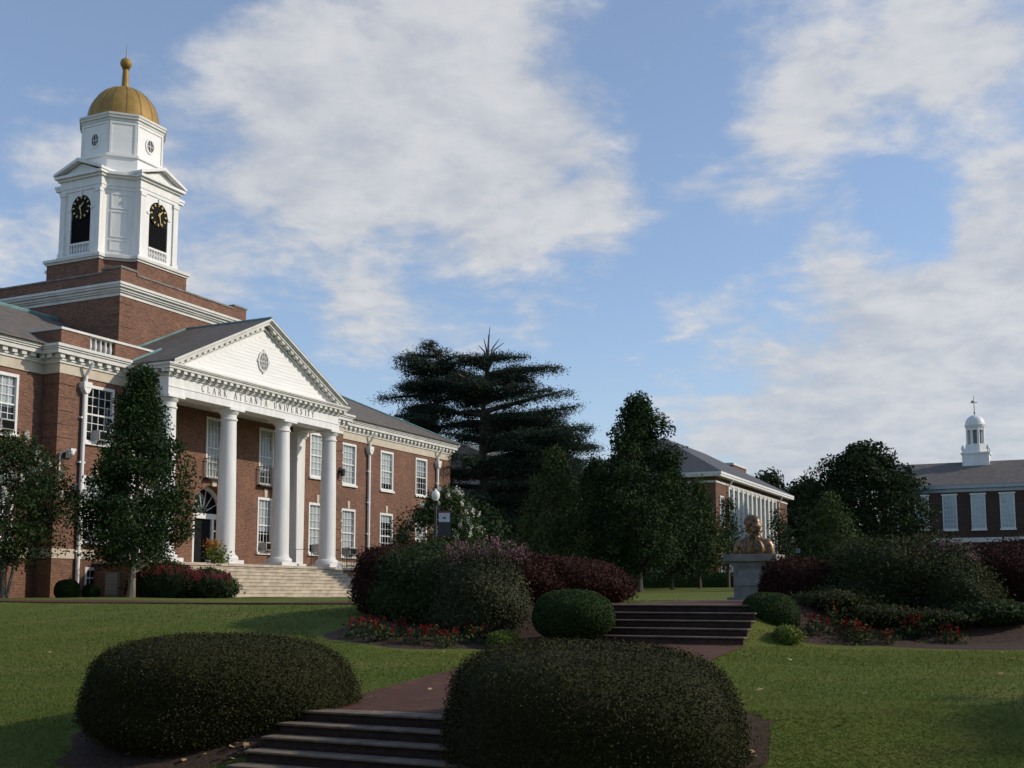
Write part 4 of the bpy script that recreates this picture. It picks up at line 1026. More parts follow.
# ------------------------------------------------------------------ trees and shrubs
def place(px, d, name, label, cat, group=None):
    x = (px-CX_)/F_*d*(math.cos(PITCH)-0*math.sin(PITCH)+0)       # lateral position of an image column at eye level
    r = ray(px, 594); x = r.x/r.y*d
    o = empty(name, (x, d, ground(x, d)), 0); tag(o, label, cat, group); return o
def trunk_limbs(t, H, r0, mat, tops, first=.25, lean=(0, 0), bend=.15):
    m = MB(); pts = []; n = 8
    for i in range(n+1):
        f = i/n; pts.append(Vector((lean[0]*f+bend*math.sin(f*4+1)*f*.4, lean[1]*f+bend*math.cos(f*3)*f*.3, -.15+(H+.15)*f)))
    rr = [r0*1.35]+[r0*(1-.86*(i/n)**.9) for i in range(1, n+1)]
    m.tube(pts, rr, 8)
    for c in tops:
        c = Vector(c); f = max(first, min(.93, (c.z/H)-.18-.25*(Vector((c.x, c.y)).length/max(H, 1))))
        k = f*n; i = min(n-1, int(k)); a = pts[i].lerp(pts[i+1], k-i)
        ra = r0*(1-.86*f**.9)*.5
        mid = a.lerp(c, .5)+Vector((0, 0, (c-a).length*.08))
        m.tube([a, mid, c], [ra, ra*.6, max(.008, ra*.18)], 5)
    return m.build('trunk', mat, t, smooth=False)
def crown_tree(t, H, zb, prof, mat, n_cl, cl_r, dens, leaf, trunk_r, bark='bark', seed=1, limbs=16, sy=1.0, flat=(1, 1, .75), lean=(0, 0), squash=.15, trim=None):
    """crown of many leaf clumps inside the profile prof(f)=radius, f=0 bottom..1 top"""
    global rng
    keep = rng; rng = np.random.default_rng(seed)
    cs, rs = [], []
    tries = 0
    while len(cs) < n_cl and tries < 20000:
        tries += 1
        f = rng.random()**.9; R_ = prof(f)
        if R_ <= .02 or rng.random() > (R_/max(prof(x/10) for x in range(11)))**1.0+.12: continue
        a = rng.random()*2*math.pi; lobes = 1+squash*math.sin(3*a+seed+f*5)+squash*.7*math.sin(5*a-f*7+seed*2)
        rad = R_*lobes*(.25+.75*rng.random()**.5)
        r = cl_r*rng.uniform(.65, 1.3)
        rad = max(0, rad-r*.5)
        cs.append((rad*math.cos(a)+lean[0]*f, rad*math.sin(a)*sy+lean[1]*f, zb+(H-zb)*f)); rs.append(r)
    V, Fq, T = clumps(cs, rs, dens, leaf, .35, .3, .3, flat)
    o = np_mesh('crown', V, Fq, mat, t, T)
    sel = [cs[i] for i in rng.choice(len(cs), min(limbs, len(cs)), replace=False)]
    trunk_limbs(t, zb+(H-zb)*.93, trunk_r, bark, sel, first=max(.12, zb/H*.8), lean=lean)
    rng = keep
    return o, cs, rs
def blossoms(t, cs, rs, mat, n, size, top=.2, name='blossom', seed=3):
    g = np.random.default_rng(seed); P = []
    idx = [i for i in range(len(cs))]
    for _ in range(n):
        i = g.choice(idx); c = np.array(cs[i]); d = g.normal(size=3); d[2] = abs(d[2])+top; d[1] -= .4; d /= np.linalg.norm(d)
        q = c+d*rs[i]*1.0; k = 26
        P.append(q+g.normal(size=(k, 3))*np.array([.35, .35, .6])*size*1.6)
    P = np.concatenate(P); V, Fq = leaves(P, size, aspect=.8)
    np_mesh(name, V, Fq, mat, t, np.random.default_rng(1).random(len(P)))
def P_(pts):
    xs = [p[0] for p in pts]; ys = [p[1] for p in pts]
    return lambda f: float(np.interp(f, xs, ys))

# young oak before the portico
t = place(131, 44, 'oak_tree', 'slender young oak standing before the left portico column', 'tree')
crown_tree(t, 8.75, 1.35, P_([(0, 1.2), (.08, 1.95), (.2, 2.4), (.4, 2.1), (.62, 1.45), (.82, .85), (1, .25)]), 'oak', 420, .52, 340, .125, .14, 'pale_bark', 11, 30, lean=(.15, 0), squash=.10)
# crape myrtle at the left edge
t = place(2, 42, 'crape_myrtle', 'crape myrtle with white blossom against the wall at the far left', 'tree')
o, cs, rs = crown_tree(t, 5.9, 1.3, P_([(0, 1.2), (.15, 2.4), (.45, 2.75), (.75, 2.1), (.92, 1.2), (1, .5)]), 'myrtle', 320, .5, 300, .12, .09, 'pale_bark', 5, 20)
blossoms(t, [c for c in cs if c[2] > 3.4], [r for c, r in zip(cs, rs) if c[2] > 3.4], 'white_petal', 90, .09)
m = MB()
for a in (.5, 2.4, 4.2): m.tube([(.12*math.cos(a), .12*math.sin(a), -.1), (.35*math.cos(a), .35*math.sin(a), 1.2), (.8*math.cos(a), .8*math.sin(a), 2.6)], [.07, .055, .03], 6)
m.build('side_stem', 'pale_bark', t)
# white crape myrtle by the lamp
t = place(443, 48.5, 'crape_myrtle', 'rounded crape myrtle flecked white around the bannered lamp post', 'tree')
o, cs, rs = crown_tree(t, 4.35, .4, P_([(0, 1.5), (.25, 2.15), (.6, 2.15), (.85, 1.5), (1, .6)]), 'myrtle', 280, .46, 360, .11, .08, 'pale_bark', 8, 14)
blossoms(t, [c for c in cs if c[2] > 2.2], [r for c, r in zip(cs, rs) if c[2] > 2.2], 'white_petal', 85, .075)

def cedar(t, H, tiers, seed, trunk_r, spire=True):
    global rng
    keep = rng; rng = np.random.default_rng(seed)
    Ps, Ds, Ts = [], [], []; m = MB()
    npt = 10; tp = [Vector((.25*math.sin(i*.7), .2*math.cos(i*.9), -.2+(H+.2)*i/npt)) for i in range(npt+1)]
    m.tube(tp, [trunk_r*(1-.85*i/npt) for i in range(npt+1)], 9)
    for (f, n, ln, az0, spread, droop) in tiers:   # height fraction, branches, length, direction, spread, droop
        nb = int(n*1.35+.5)
        for k in range(nb):
            az = az0+spread*(k+rng.uniform(-.3, 1.3)-nb/2)/nb; Lb = ln*rng.uniform(.55, 1.12); z0 = H*min(.985, f+rng.uniform(-.07, .06)); droop_ = droop; droop = max(.0, droop+rng.uniform(-.09, .09))
            base = Vector((0, 0, z0)); d = Vector((math.cos(az), math.sin(az), 0)); side = Vector((-d.y, d.x, 0))
            pts = [base+d*(Lb*q)+Vector((0, 0, Lb*(.16*q-droop*q*q))) for q in (0, .3, .6, .85, 1.0)]
            m.tube(pts, [trunk_r*.40*(1-.8*q) for q in (0, .3, .6, .85, 1)], 5)
            npad = max(4, int(Lb*2.9))
            for j in range(npad):
                q = .18+.82*(j+rng.random())/npad
                c = base+d*(Lb*q)+Vector((0, 0, Lb*(.16*q-droop*q*q)))+side*rng.normal()*Lb*.17*(1.15-q*.6)
                rx = .75*rng.uniform(.6, 1.25)*(1.25-.5*q); cnt = int(185*rx)
                p = rng.normal(size=(cnt, 3))*np.array([rx*.58, rx*.58, .15])+np.array(c); p[:, 2] -= .09*((p[:, 0]-c.x)**2+(p[:, 1]-c.y)**2)+np.where(rng.random(cnt) < .3, np.abs(rng.normal(size=cnt))*.22, 0)
                Ps.append(p); Ts.append(np.clip(rng.normal(.45, .22, cnt)+.1*rng.normal(), 0, 1))
            droop = droop_
    P = np.concatenate(Ps); V, Fq = leaves(P, .21, aspect=.28, nrm=np.tile([0, 0, 1.], (len(P), 1)), nmix=.45)
    np_mesh('crown', V, Fq, 'cedar', t, np.concatenate(Ts))
    if spire:
        top = tp[-1]
        for a, hh, o in ((.0, 1.6, .05), (.3, 2.2, .15), (2.2, 1.3, .5), (-.3, 1.3, .9), (-.1, 1.0, 1.2), (2.9, .8, .7)):
            m.tube([top-Vector((0, 0, 1.2)), top+Vector((o*.4*math.cos(a), .1, hh*.45)), top+Vector((o*math.cos(a), .1, hh))], [.11, .06, .02], 5)
    m.build('trunk', 'bark', t); rng = keep
t = place(485, 84, 'cedar_tree', 'broad dark cedar with bare dead top, tallest behind the wing', 'tree')
TAU = 2*math.pi
cedar(t, 17.6, [(.16, 9, 5.5, 0, TAU, .16), (.28, 10, 6.2, 0, TAU, .20), (.40, 10, 6.4, 0, TAU, .16), (.50, 7, 5.2, 1.2, TAU, .12), (.50, 4, 7.6, -.15, 1.5, .14), (.58, 5, 8.6, -.25, 1.2, .17), (.66, 5, 7.6, -.1, 1.4, .12), (.70, 6, 4.4, 1.8, 4.2, .10),
              (.76, 5, 6.6, -.1, 1.6, .08), (.80, 5, 4.0, 3.1, 3.2, .04), (.87, 5, 5.4, -.1, 1.8, .06), (.90, 5, 3.4, 3.0, 3.0, .03), (.96, 6, 2.9, 0, TAU, .02)], 21, .55)
t = place(436, 86, 'cedar_tree', 'flat topped cedar leaning over the end of the slate roof', 'tree')
cedar(t, 18.5, [(.52, 7, 3.6, 3.1, 4.0, .16), (.60, 6, 4.2, 3.2, 3.0, .2), (.70, 7, 4.0, 3.1, 3.6, .22), (.79, 6, 4.2, 3.2, 2.6, .14), (.80, 4, 3.2, 0, 2.2, .1), (.88, 6, 3.8, 3.1, 3.2, .10), (.90, 4, 3.0, .2, 2.0, .05), (.965, 7, 2.9, 2.6, 4.6, .04)], 33, .42, False)
t = place(548, 90, 'cedar_tree', 'low wide cedar branches behind the yellowish conifer', 'tree')
cedar(t, 11.8, [(.2, 9, 5.0, 0, TAU, .14), (.35, 9, 5.0, 0, TAU, .14), (.5, 9, 5.2, 0, TAU, .1), (.66, 9, 5.2, 0, TAU, .08), (.8, 9, 4.8, 0, TAU, .05), (.92, 8, 3.6, 0, TAU, .04)], 41, .4, False)
pyr = lambda w, b=.18: P_([(0, w*.55), (b, w), (.45, w*.80), (.75, w*.44), (.92, w*.2), (1, .12)])
def pyramid(px, d, H, w, mat, label, seed, n=300, cr=.62, leaf=.19, name='evergreen_tree', zb=.5, cat='tree', group=None, b=.18, dens=150):
    t = place(px, d, name, label, cat, group)
    crown_tree(t, H, zb, pyr(w, b), mat, n, cr, dens, leaf, .10, 'bark', seed, 14, squash=.12)
    return t
pyramid(556, 62, 7.6, 2.9, 'conifer', 'yellowish green conifer in front of the cedars', 51, 300, .58, .16, name='conifer_tree', b=.12)
t = place(640, 60, 'holly_tree', 'tall dark pyramidal tree, the highest right of the cedars', 'tree')
crown_tree(t, 10.0, 1.05, P_([(0, 1.8), (.1, 2.5), (.35, 2.6), (.6, 2.15), (.78, 1.6), (.9, 1.1), (1, .4)]), 'holly', 470, .60, 200, .17, .13, 'bark', 61, 24, squash=.28)
pyramid(598, 68, 7.6, 3.0, 'holly', 'dark bushy evergreen wedged between conifer and tall tree', 62, 340, .65, .18, zb=.6)
pyramid(672, 66, 7.4, 2.6, 'holly', 'narrow evergreen overlapping the near corner of the far building', 63, 320, .6, .17, zb=1.05)
pyramid(700, 70, 6.7, 2.0, 'conifer', 'young evergreen under the hip roof of the far building', 64, 240, .55, .16, zb=1.05)
pyramid(729, 74, 5.7, 1.5, 'holly', 'small thin tree beside the left shoulder of the bust', 65, 120, .5, .15, zb=1.2, dens=120)
pyramid(781, 66, 4.6, 1.25, 'holly', 'small dark tree just right of the bust', 66, 120, .45, .14, zb=.4)
# big trees added out of view around the viewer, to shade the foreground
for k, (x, y, H_, w_) in enumerate(((25, 7.5, 17, 5.0), (20, -4, 18, 6.5), (36, 16, 15, 4.5), (-9, -9, 17, 6.5), (5, -12, 18, 7.0), (-20, -2, 16, 6))):
    t = empty('added_shade_tree', (x, y, ground(x, y))); tag(t, ['unseen shade tree added right of the lower lawn', 'unseen shade tree added beyond the right end of the plaza', 'unseen shade tree added farther up the right lawn', 'unseen shade tree added left of the viewer on the plaza', 'unseen shade tree added behind the viewer', 'unseen shade tree added at the left end of the plaza'][k], 'tree')
    crown_tree(t, H_, 3.6, P_([(0, w_*.7), (.25, w_), (.6, w_*.85), (.85, w_*.5), (1, w_*.2)]), 'oak', 260, 1.35, 34, .5, .42, 'bark', 90+k, 16, squash=.2)
t = place(868, 92, 'magnolia_tree', 'large round dark tree covering the end of the cupola building', 'tree')
crown_tree(t, 11.0, 1.0, P_([(0, 3.6), (.2, 5.0), (.5, 5.4), (.75, 4.4), (.9, 3.0), (1, 1.6)]), 'darktree', 420, 1.0, 75, .30, .4, 'bark', 71, 24, squash=.1)
t = place(832, 60, 'young_tree', 'lighter green young tree before the big round dark tree', 'tree')
crown_tree(t, 5.0, .3, P_([(0, 1.2), (.3, 1.8), (.6, 1.5), (.85, .9), (1, .3)]), 'conifer', 170, .5, 170, .15, .12, 'bark', 72, 12)
t = place(772, 130, 'oak_tree', 'distant tree rising past the right end of the far hall', 'tree')
crown_tree(t, 13.2, 1.0, P_([(0, 4), (.3, 5.2), (.7, 4.2), (1, 1.2)]), 'darktree', 240, 1.3, 40, .42, .4, 'bark', 73, 10)
t = place(812, 120, 'oak_tree', 'second distant tree filling the gap left of the round tree', 'tree')
crown_tree(t, 10.8, 1.0, P_([(0, 4), (.3, 5), (.7, 4.4), (1, 1.5)]), 'darktree', 220, 1.3, 40, .42, .4, 'bark', 74, 10)
t = place(672, 135, 'oak_tree', 'far tree hidden behind the long brick building', 'tree')
crown_tree(t, 9.0, 1.0, P_([(0, 4), (.3, 5), (.7, 4.4), (1, 1.5)]), 'darktree', 120, 1.3, 40, .42, .4, 'bark', 75, 8)

def superell(n, a, b, c, p=2.6, lump=.04, seed=0):
    g = np.random.default_rng(seed)
    d = g.normal(size=(n, 3)); d[:, 2] = d[:, 2]; d /= np.linalg.norm(d, axis=1)[:, None]
    r = (np.abs(d[:, 0])**p+np.abs(d[:, 1])**p+np.abs(d[:, 2])**p)**(-1/p)
    q = d*r[:, None]
    l = 1+lump*(np.sin(q[:, 0]*4.1+seed)+np.sin(q[:, 1]*3.7+seed*2)+np.sin(q[:, 2]*5+q[:, 0]*3))*.5
    return q*l[:, None]*np.array([a, b, c]), d
def clipped(name, px, d, half_w, half_d, zb, zt, mat, label, cat, n, leaf, rot=0, p=2.6, group=None, seed=0, lump=.03, rough=.03, base=None):
    """a clipped bush: leafy shell round a solid core, foot below the ground"""
    r = ray(px, 594); x = r.x/r.y*d; g = ground(x, d) if base is None else base
    zc = g+(zt-zb)*.42; c = (zt-zb)*.58
    o = empty(name, (x, d, g), rot); tag(o, label, cat, group)
    P, D = superell(n, half_w, half_d, c, p, lump, seed)
    P = P*(1+np.random.default_rng(seed+1).normal(size=(n, 1))*rough*.5); P[:, 2] += (zt-zb)*.42
    k = P[:, 2] > -.25; P, D = P[k], D[k]
    T = np.clip(np.random.default_rng(seed+2).normal(.42, .24, len(P))+.12*np.sin(P[:, 0]*3.1)*np.sin(P[:, 1]*2.3+P[:, 2]*4), 0, 1)
    V, Fq = leaves(P, leaf, aspect=.6, nrm=D, nmix=.45, up=.1)
    # solid core of the same foliage
    nu, nv = 40, 20
    th = np.linspace(0, 2*np.pi, nu, endpoint=False); ph = np.linspace(-np.pi/2, np.pi/2, nv+1)
    d_ = np.stack([np.outer(np.cos(ph), np.cos(th)), np.outer(np.cos(ph), np.sin(th)), np.outer(np.sin(ph), np.ones(nu))], -1).reshape(-1, 3)
    rr = (np.abs(d_)**p).sum(1)**(-1/p); q = d_*rr[:, None]
    l = 1+lump*(np.sin(q[:, 0]*4.1+seed)+np.sin(q[:, 1]*3.7+seed*2)+np.sin(q[:, 2]*5+q[:, 0]*3))*.5
    Cv = q*l[:, None]*np.array([half_w, half_d, c])*.955; Cv[:, 2] += (zt-zb)*.42
    Cf = np.array([(j*nu+i, j*nu+(i+1) % nu, (j+1)*nu+(i+1) % nu, (j+1)*nu+i) for j in range(nv) for i in range(nu)])
    V2 = np.concatenate([V, Cv]); F2 = np.concatenate([Fq, Cf+len(V)]); T2 = np.concatenate([T, np.full(len(Cf), .1)])
    np_mesh('foliage', V2, F2, mat, o, T2)
    m = MB()
    for a in range(5): m.tube([(.12*math.cos(a*1.3), .1*math.sin(a*1.3), -.25), (half_w*.4*math.cos(a*1.3), half_d*.4*math.sin(a*1.3), .35*(zt-zb))], [.035, .02], 5)
    m.build('stems', 'bark', o)
    return o
def disc(name, px, d, rx, ry, mat, rot=0.0, dz=.022, kind='structure', n=40, wob=.08, seed=0):
    r = ray(px, 594); x = r.x/r.y*d; m = MB(); rings = []
    for j in range(5):
        f = j/4*1.0+.001; ring = []
        for i in range(n):
            a = 2*math.pi*i/n; w = 1+wob*math.sin(3*a+seed)+wob*.6*math.sin(7*a+seed*3)
            u, v = rx*f*w*math.cos(a), ry*f*w*math.sin(a); X = x+u*math.cos(rot)-v*math.sin(rot); Y = d+u*math.sin(rot)+v*math.cos(rot)
            ring.append(m.bm.verts.new((X, Y, ground(X, Y)+(dz if j < 4 else -.03))))
        rings.append(ring)
    m.bm.faces.new(rings[0])
    for A, B in zip(rings, rings[1:]):
        for i in range(n): m.bm.faces.new((A[i], A[(i+1) % n], B[(i+1) % n], B[i]))
    o = m.build(name, mat, smooth=True); tag(o, kind=kind); return o
# the two big clipped hedges
clipped('clipped_hedge', 224, 16.5, 1.86, 1.18, 0, 1.42, 'box', 'big rounded clipped hedge left of the lower steps', 'hedge', 80000, .030, rot=.30, seed=2, p=2.75, base=-1.98, lump=.05, rough=.05)
clipped('clipped_hedge', 589, 14.4, 1.80, 1.45, 0, 1.72, 'box', 'big rounded clipped hedge right of the lower steps, nearest the camera', 'hedge', 85000, .030, rot=.05, seed=9, p=2.8, base=-2.30, lump=.05, rough=.05)
disc('mulch', 215, 16.2, 2.3, 1.45, 'mulch', .30, seed=1)
disc('mulch', 600, 15.0, 2.42, 1.5, 'mulch', .05, seed=2)
disc('mulch', 455, 24.6, 3.0, 2.6, 'mulch', .1, seed=3)
disc('mulch', 560, 24.6, 1.4, 1.3, 'mulch', .1, seed=7)
disc('mulch', 905, 24.3, 4.6, 2.3, 'mulch', -.1, seed=4)
# bed left of the upper steps
clipped('burgundy_shrub', 400, 26.3, 1.0, .95, 0, 1.50, 'burgundy', 'wine coloured shrub at the left end of the left bed', 'shrub', 15000, .06, seed=12, p=2.3, rough=.12, lump=.10)
clipped('green_shrub', 432, 25.2, 1.15, .95, 0, 1.62, 'tallgrass', 'wispy green shrub between the wine and the pink flowered shrubs', 'shrub', 17000, .065, seed=13, p=2.1, rough=.16, lump=.12)
clipped('abelia_shrub', 478, 24.6, 1.02, 1.0, 0, 1.66, 'abelia', 'loose shrub with pinkish top in the left bed', 'shrub', 20000, .055, seed=14, p=2.2, rough=.15, lump=.10)
clipped('burgundy_shrub', 571, 27.2, 1.38, 1.1, 0, 1.12, 'burgundy', 'long low wine coloured shrub behind the round green bush', 'shrub', 22000, .06, seed=15, p=2.3, rough=.12, lump=.10, base=-.27)
clipped('burgundy_shrub', 530, 26.6, .95, .95, 0, 1.25, 'burgundy', 'wine coloured shrub tucked behind the pink topped shrub', 'shrub', 14000, .06, seed=16, p=2.3, rough=.12, lump=.10, base=-.35)
clipped('round_bush', 573, 23.4, .80, .72, 0, .90, 'box_green', 'round clipped green bush left of the upper steps', 'shrub', 20000, .035, seed=17, p=2.15, base=-.80)
clipped('lime_plant', 503, 22.9, .30, .25, 0, .32, 'lime', 'small yellow green mound in the left flower bed', 'plant', 2500, .05, seed=18, p=2.0, rough=.2)
# bed right of the upper steps
clipped('burgundy_shrub', 804, 26.6, .96, .95, 0, 1.26, 'burgundy', 'wine coloured shrub beside the pedestal right of the steps', 'shrub', 16000, .06, seed=22, p=2.3, rough=.12, lump=.10, base=-.45)
clipped('round_bush', 769, 23.6, .56, .6, 0, .86, 'box_green', 'round dark bush right of the upper steps', 'shrub', 14000, .035, seed=23, p=2.5, base=-.83)
clipped('green_shrub', 905, 25.6, 1.62, 1.2, 0, 1.98, 'olive', 'large olive green shrub in the middle of the right bed', 'shrub', 30000, .065, seed=24, p=2.0, rough=.2, lump=.16, base=-.7)
clipped('green_shrub', 850, 25.1, .85, .8, 0, .95, 'olive', 'low dark green shrub before the olive shrub', 'shrub', 14000, .06, seed=25, p=2.0, rough=.2, lump=.16, base=-.75)
clipped('abelia_shrub', 955, 24.8, .95, .8, 0, 1.35, 'olive', 'dark shrub with pale tips at the right bed edge', 'shrub', 15000, .06, seed=27, p=2.0, rough=.2, lump=.16, base=-.75)
clipped('burgundy_shrub', 1012, 26.5, 1.35, 1.0, 0, 1.70, 'burgundy', 'wine coloured shrub at the right edge of the picture', 'shrub', 18000, .06, seed=26, p=2.1, rough=.16, lump=.12, base=-.55)
clipped('lime_plant', 786, 22.6, .26, .24, 0, .34, 'lime', 'small yellow green plant at the foot of the right bush', 'plant', 1800, .05, seed=28, p=2, rough=.25)
clipped('grassy_plant', 990, 24.0, .8, .5, 0, .42, 'tallgrass', 'low grassy plant at the right bed front', 'plant', 7000, .07, seed=29, p=2, rough=.2)
clipped('groundcover_plant', 828, 24.2, .62, .5, 0, .28, 'olive', 'low leafy plants just behind the left end of the right salvia row', 'plant', 5000, .06, seed=51, p=2, rough=.4, lump=.15)
clipped('groundcover_plant', 880, 24.0, .8, .5, 0, .28, 'olive', 'low leafy plants just behind the middle of the right salvia row', 'plant', 6000, .06, seed=52, p=2, rough=.4, lump=.15)
clipped('groundcover_plant', 938, 23.9, .75, .5, 0, .28, 'olive', 'low leafy plants just behind the right end of the right salvia row', 'plant', 6000, .06, seed=53, p=2, rough=.4, lump=.15)
clipped('evergreen_shrub', 474, 74, 2.2, 1.5, 0, 6.0, 'holly', 'tall dark evergreen shrub past the end of the brick wing', 'shrub', 7000, .22, seed=54, p=2, rough=.15, lump=.12)
for px, d, n, col, where in ((505, 24.3, 60, 'pink', 'a'), (930, 25.2, 40, 'pink', 'b')):
    pass
# pink sprays on the abelia and over the right shrub
def sprays(px, d, z, n, w, mat, label, name='flower_spray'):
    r = ray(px, 594); x = r.x/r.y*d; g = np.random.default_rng(int(px)); P = []; m = MB()
    o = empty(name, (x, d, ground(x, d)), 0); tag(o, label, 'flowers')
    for k in range(n):
        a = (g.uniform(-w, w), g.uniform(-.7, .3)); zz = z-ground(x, d)+g.uniform(-.22, .14)-.12*(a[0]/w)**2
        q = g.normal(size=(14, 3))*np.array([.045, .045, .05])+np.array([a[0], a[1], zz]); P.append(q)
        m.tube([(a[0]*.15, a[1]*.15, .05), (a[0]*.8, a[1]*.8, zz*.65), (a[0], a[1], zz)], .006, 4)
    P = np.concatenate(P); V, Fq = leaves(P, .038, aspect=.8); np_mesh('blossom', V, Fq, mat, o, g.random(len(P))); m.build('stem', 'rosebush', o)
MT['dusty_pink'] = leaf_mat('dusty pink petals', (.17, .085, .10), (.28, .15, .17), trans=.15)
sprays(488, 24.3, .98, 95, .85, 'dusty_pink', 'dusty pink sprays over the top of the left abelia shrub')
sprays(935, 25.2, 1.02, 60, .75, 'dusty_pink', 'dusty pink sprays rising over the olive right shrub')
# small box shrubs and rose bush at the hall
clipped('round_bush', 67, 44.5, .46, .46, 0, .72, 'box_green', 'larger ball bush below the left downpipe', 'shrub', 5000, .05, seed=31, p=2.2)
clipped('round_bush', 91, 45.5, .33, .33, 0, .54, 'box_green', 'smaller ball bush beside the grey cabinet', 'shrub', 3000, .05, seed=32, p=2.2)
clipped('rose_bush', 165, 46, 1.35, .9, 0, 1.38, 'rosebush', 'wide bush of pink red roses below the porch', 'shrub', 14000, .10, seed=33, p=2.0, rough=.22, lump=.16)
clipped('rose_bush', 212, 46.4, .9, .8, 0, 1.15, 'rosebush', 'smaller rose bush at the foot of the porch steps', 'shrub', 9000, .10, seed=34, p=2.0, rough=.24, lump=.16)
MT['rose'] = leaf_mat('rose petals', (.19, .018, .032), (.30, .04, .06), trans=.1)
sprays(166, 45.0, 1.0, 95, 1.3, 'rose', 'pink red roses over the wide bush below the porch', 'roses')
sprays(210, 45.5, .8, 55, .9, 'rose', 'pink red roses at the foot of the porch steps', 'roses')
# low hedge before the far building
for k, (px, w) in enumerate(((648, 1.5), (676, 1.7), (707, 1.6), (728, 1.2))):
    clipped('low_hedge', px, 79, w, .5, 0, 1.0, 'box_green', ['left end of the', 'second length of the', 'third length of the', 'right end of the'][k]+' low hedge along the far brick building', 'hedge', 3000, .12, seed=40+k, p=4, group='low hedge lengths before the far building')

# red salvias in the beds
def salvia(x, y, seed):
    g = np.random.default_rng(seed); o = empty('salvia_plant', (x, y, ground(x, y)), g.uniform(0, 6)); h = g.uniform(.30, .44)
    P = g.normal(size=(150, 3))*np.array([.12, .12, .10])+np.array([0, 0, .13]); V, Fq = leaves(P, .075, up=.3); np_mesh('foliage', V, Fq, 'tallgrass', o, g.random(150))
    Q = []
    for k in range(5):
        a = g.uniform(-.12, .12, 2); Q.append(np.stack([a[0]+g.normal(size=16)*.015, a[1]+g.normal(size=16)*.015, np.linspace(h-.16, h+g.uniform(0, .06), 16)], 1))
    Q = np.concatenate(Q); V, Fq = leaves(Q, .042, aspect=.7); np_mesh('blossom', V, Fq, 'flower_red', o, g.random(len(Q)))
    return o
protos = [salvia(-3.0+.1*i, 23.0, 100+i) for i in range(4)]
used = set()
def put_salvia(k, x, y, label, group):
    p = protos[k]
    if k not in used: o = p; used.add(k)
    else:
        o = p.copy(); COL.objects.link(o)
        for ch in p.children:
            c = ch.copy(); COL.objects.link(c); c.parent = o
    o.location = (x, y, ground(x, y)); o.rotation_euler = (0, 0, random.uniform(0, 6)); s = random.uniform(.85, 1.15); o.scale = (s, s, s); tag(o, label, 'flower', group)
i = 0
for px, d in [(356+11.2*k+random.uniform(-3, 3), 22.6+random.uniform(0, 1.0)+abs(k-6)*.03) for k in range(12)]:
    r = ray(px, 594); put_salvia(i % 4, r.x/r.y*d, d, 'red salvia plant in the row along the left flower bed', 'red salvias in the left bed'); i += 1
for px, d in [(812+11.0*k+random.uniform(-3, 3), 22.9+random.uniform(0, .9)) for k in range(14)]:
    r = ray(px, 594); put_salvia(i % 4, r.x/r.y*d, d, 'red salvia plant in the row along the right flower bed', 'red salvias in the right bed'); i += 1

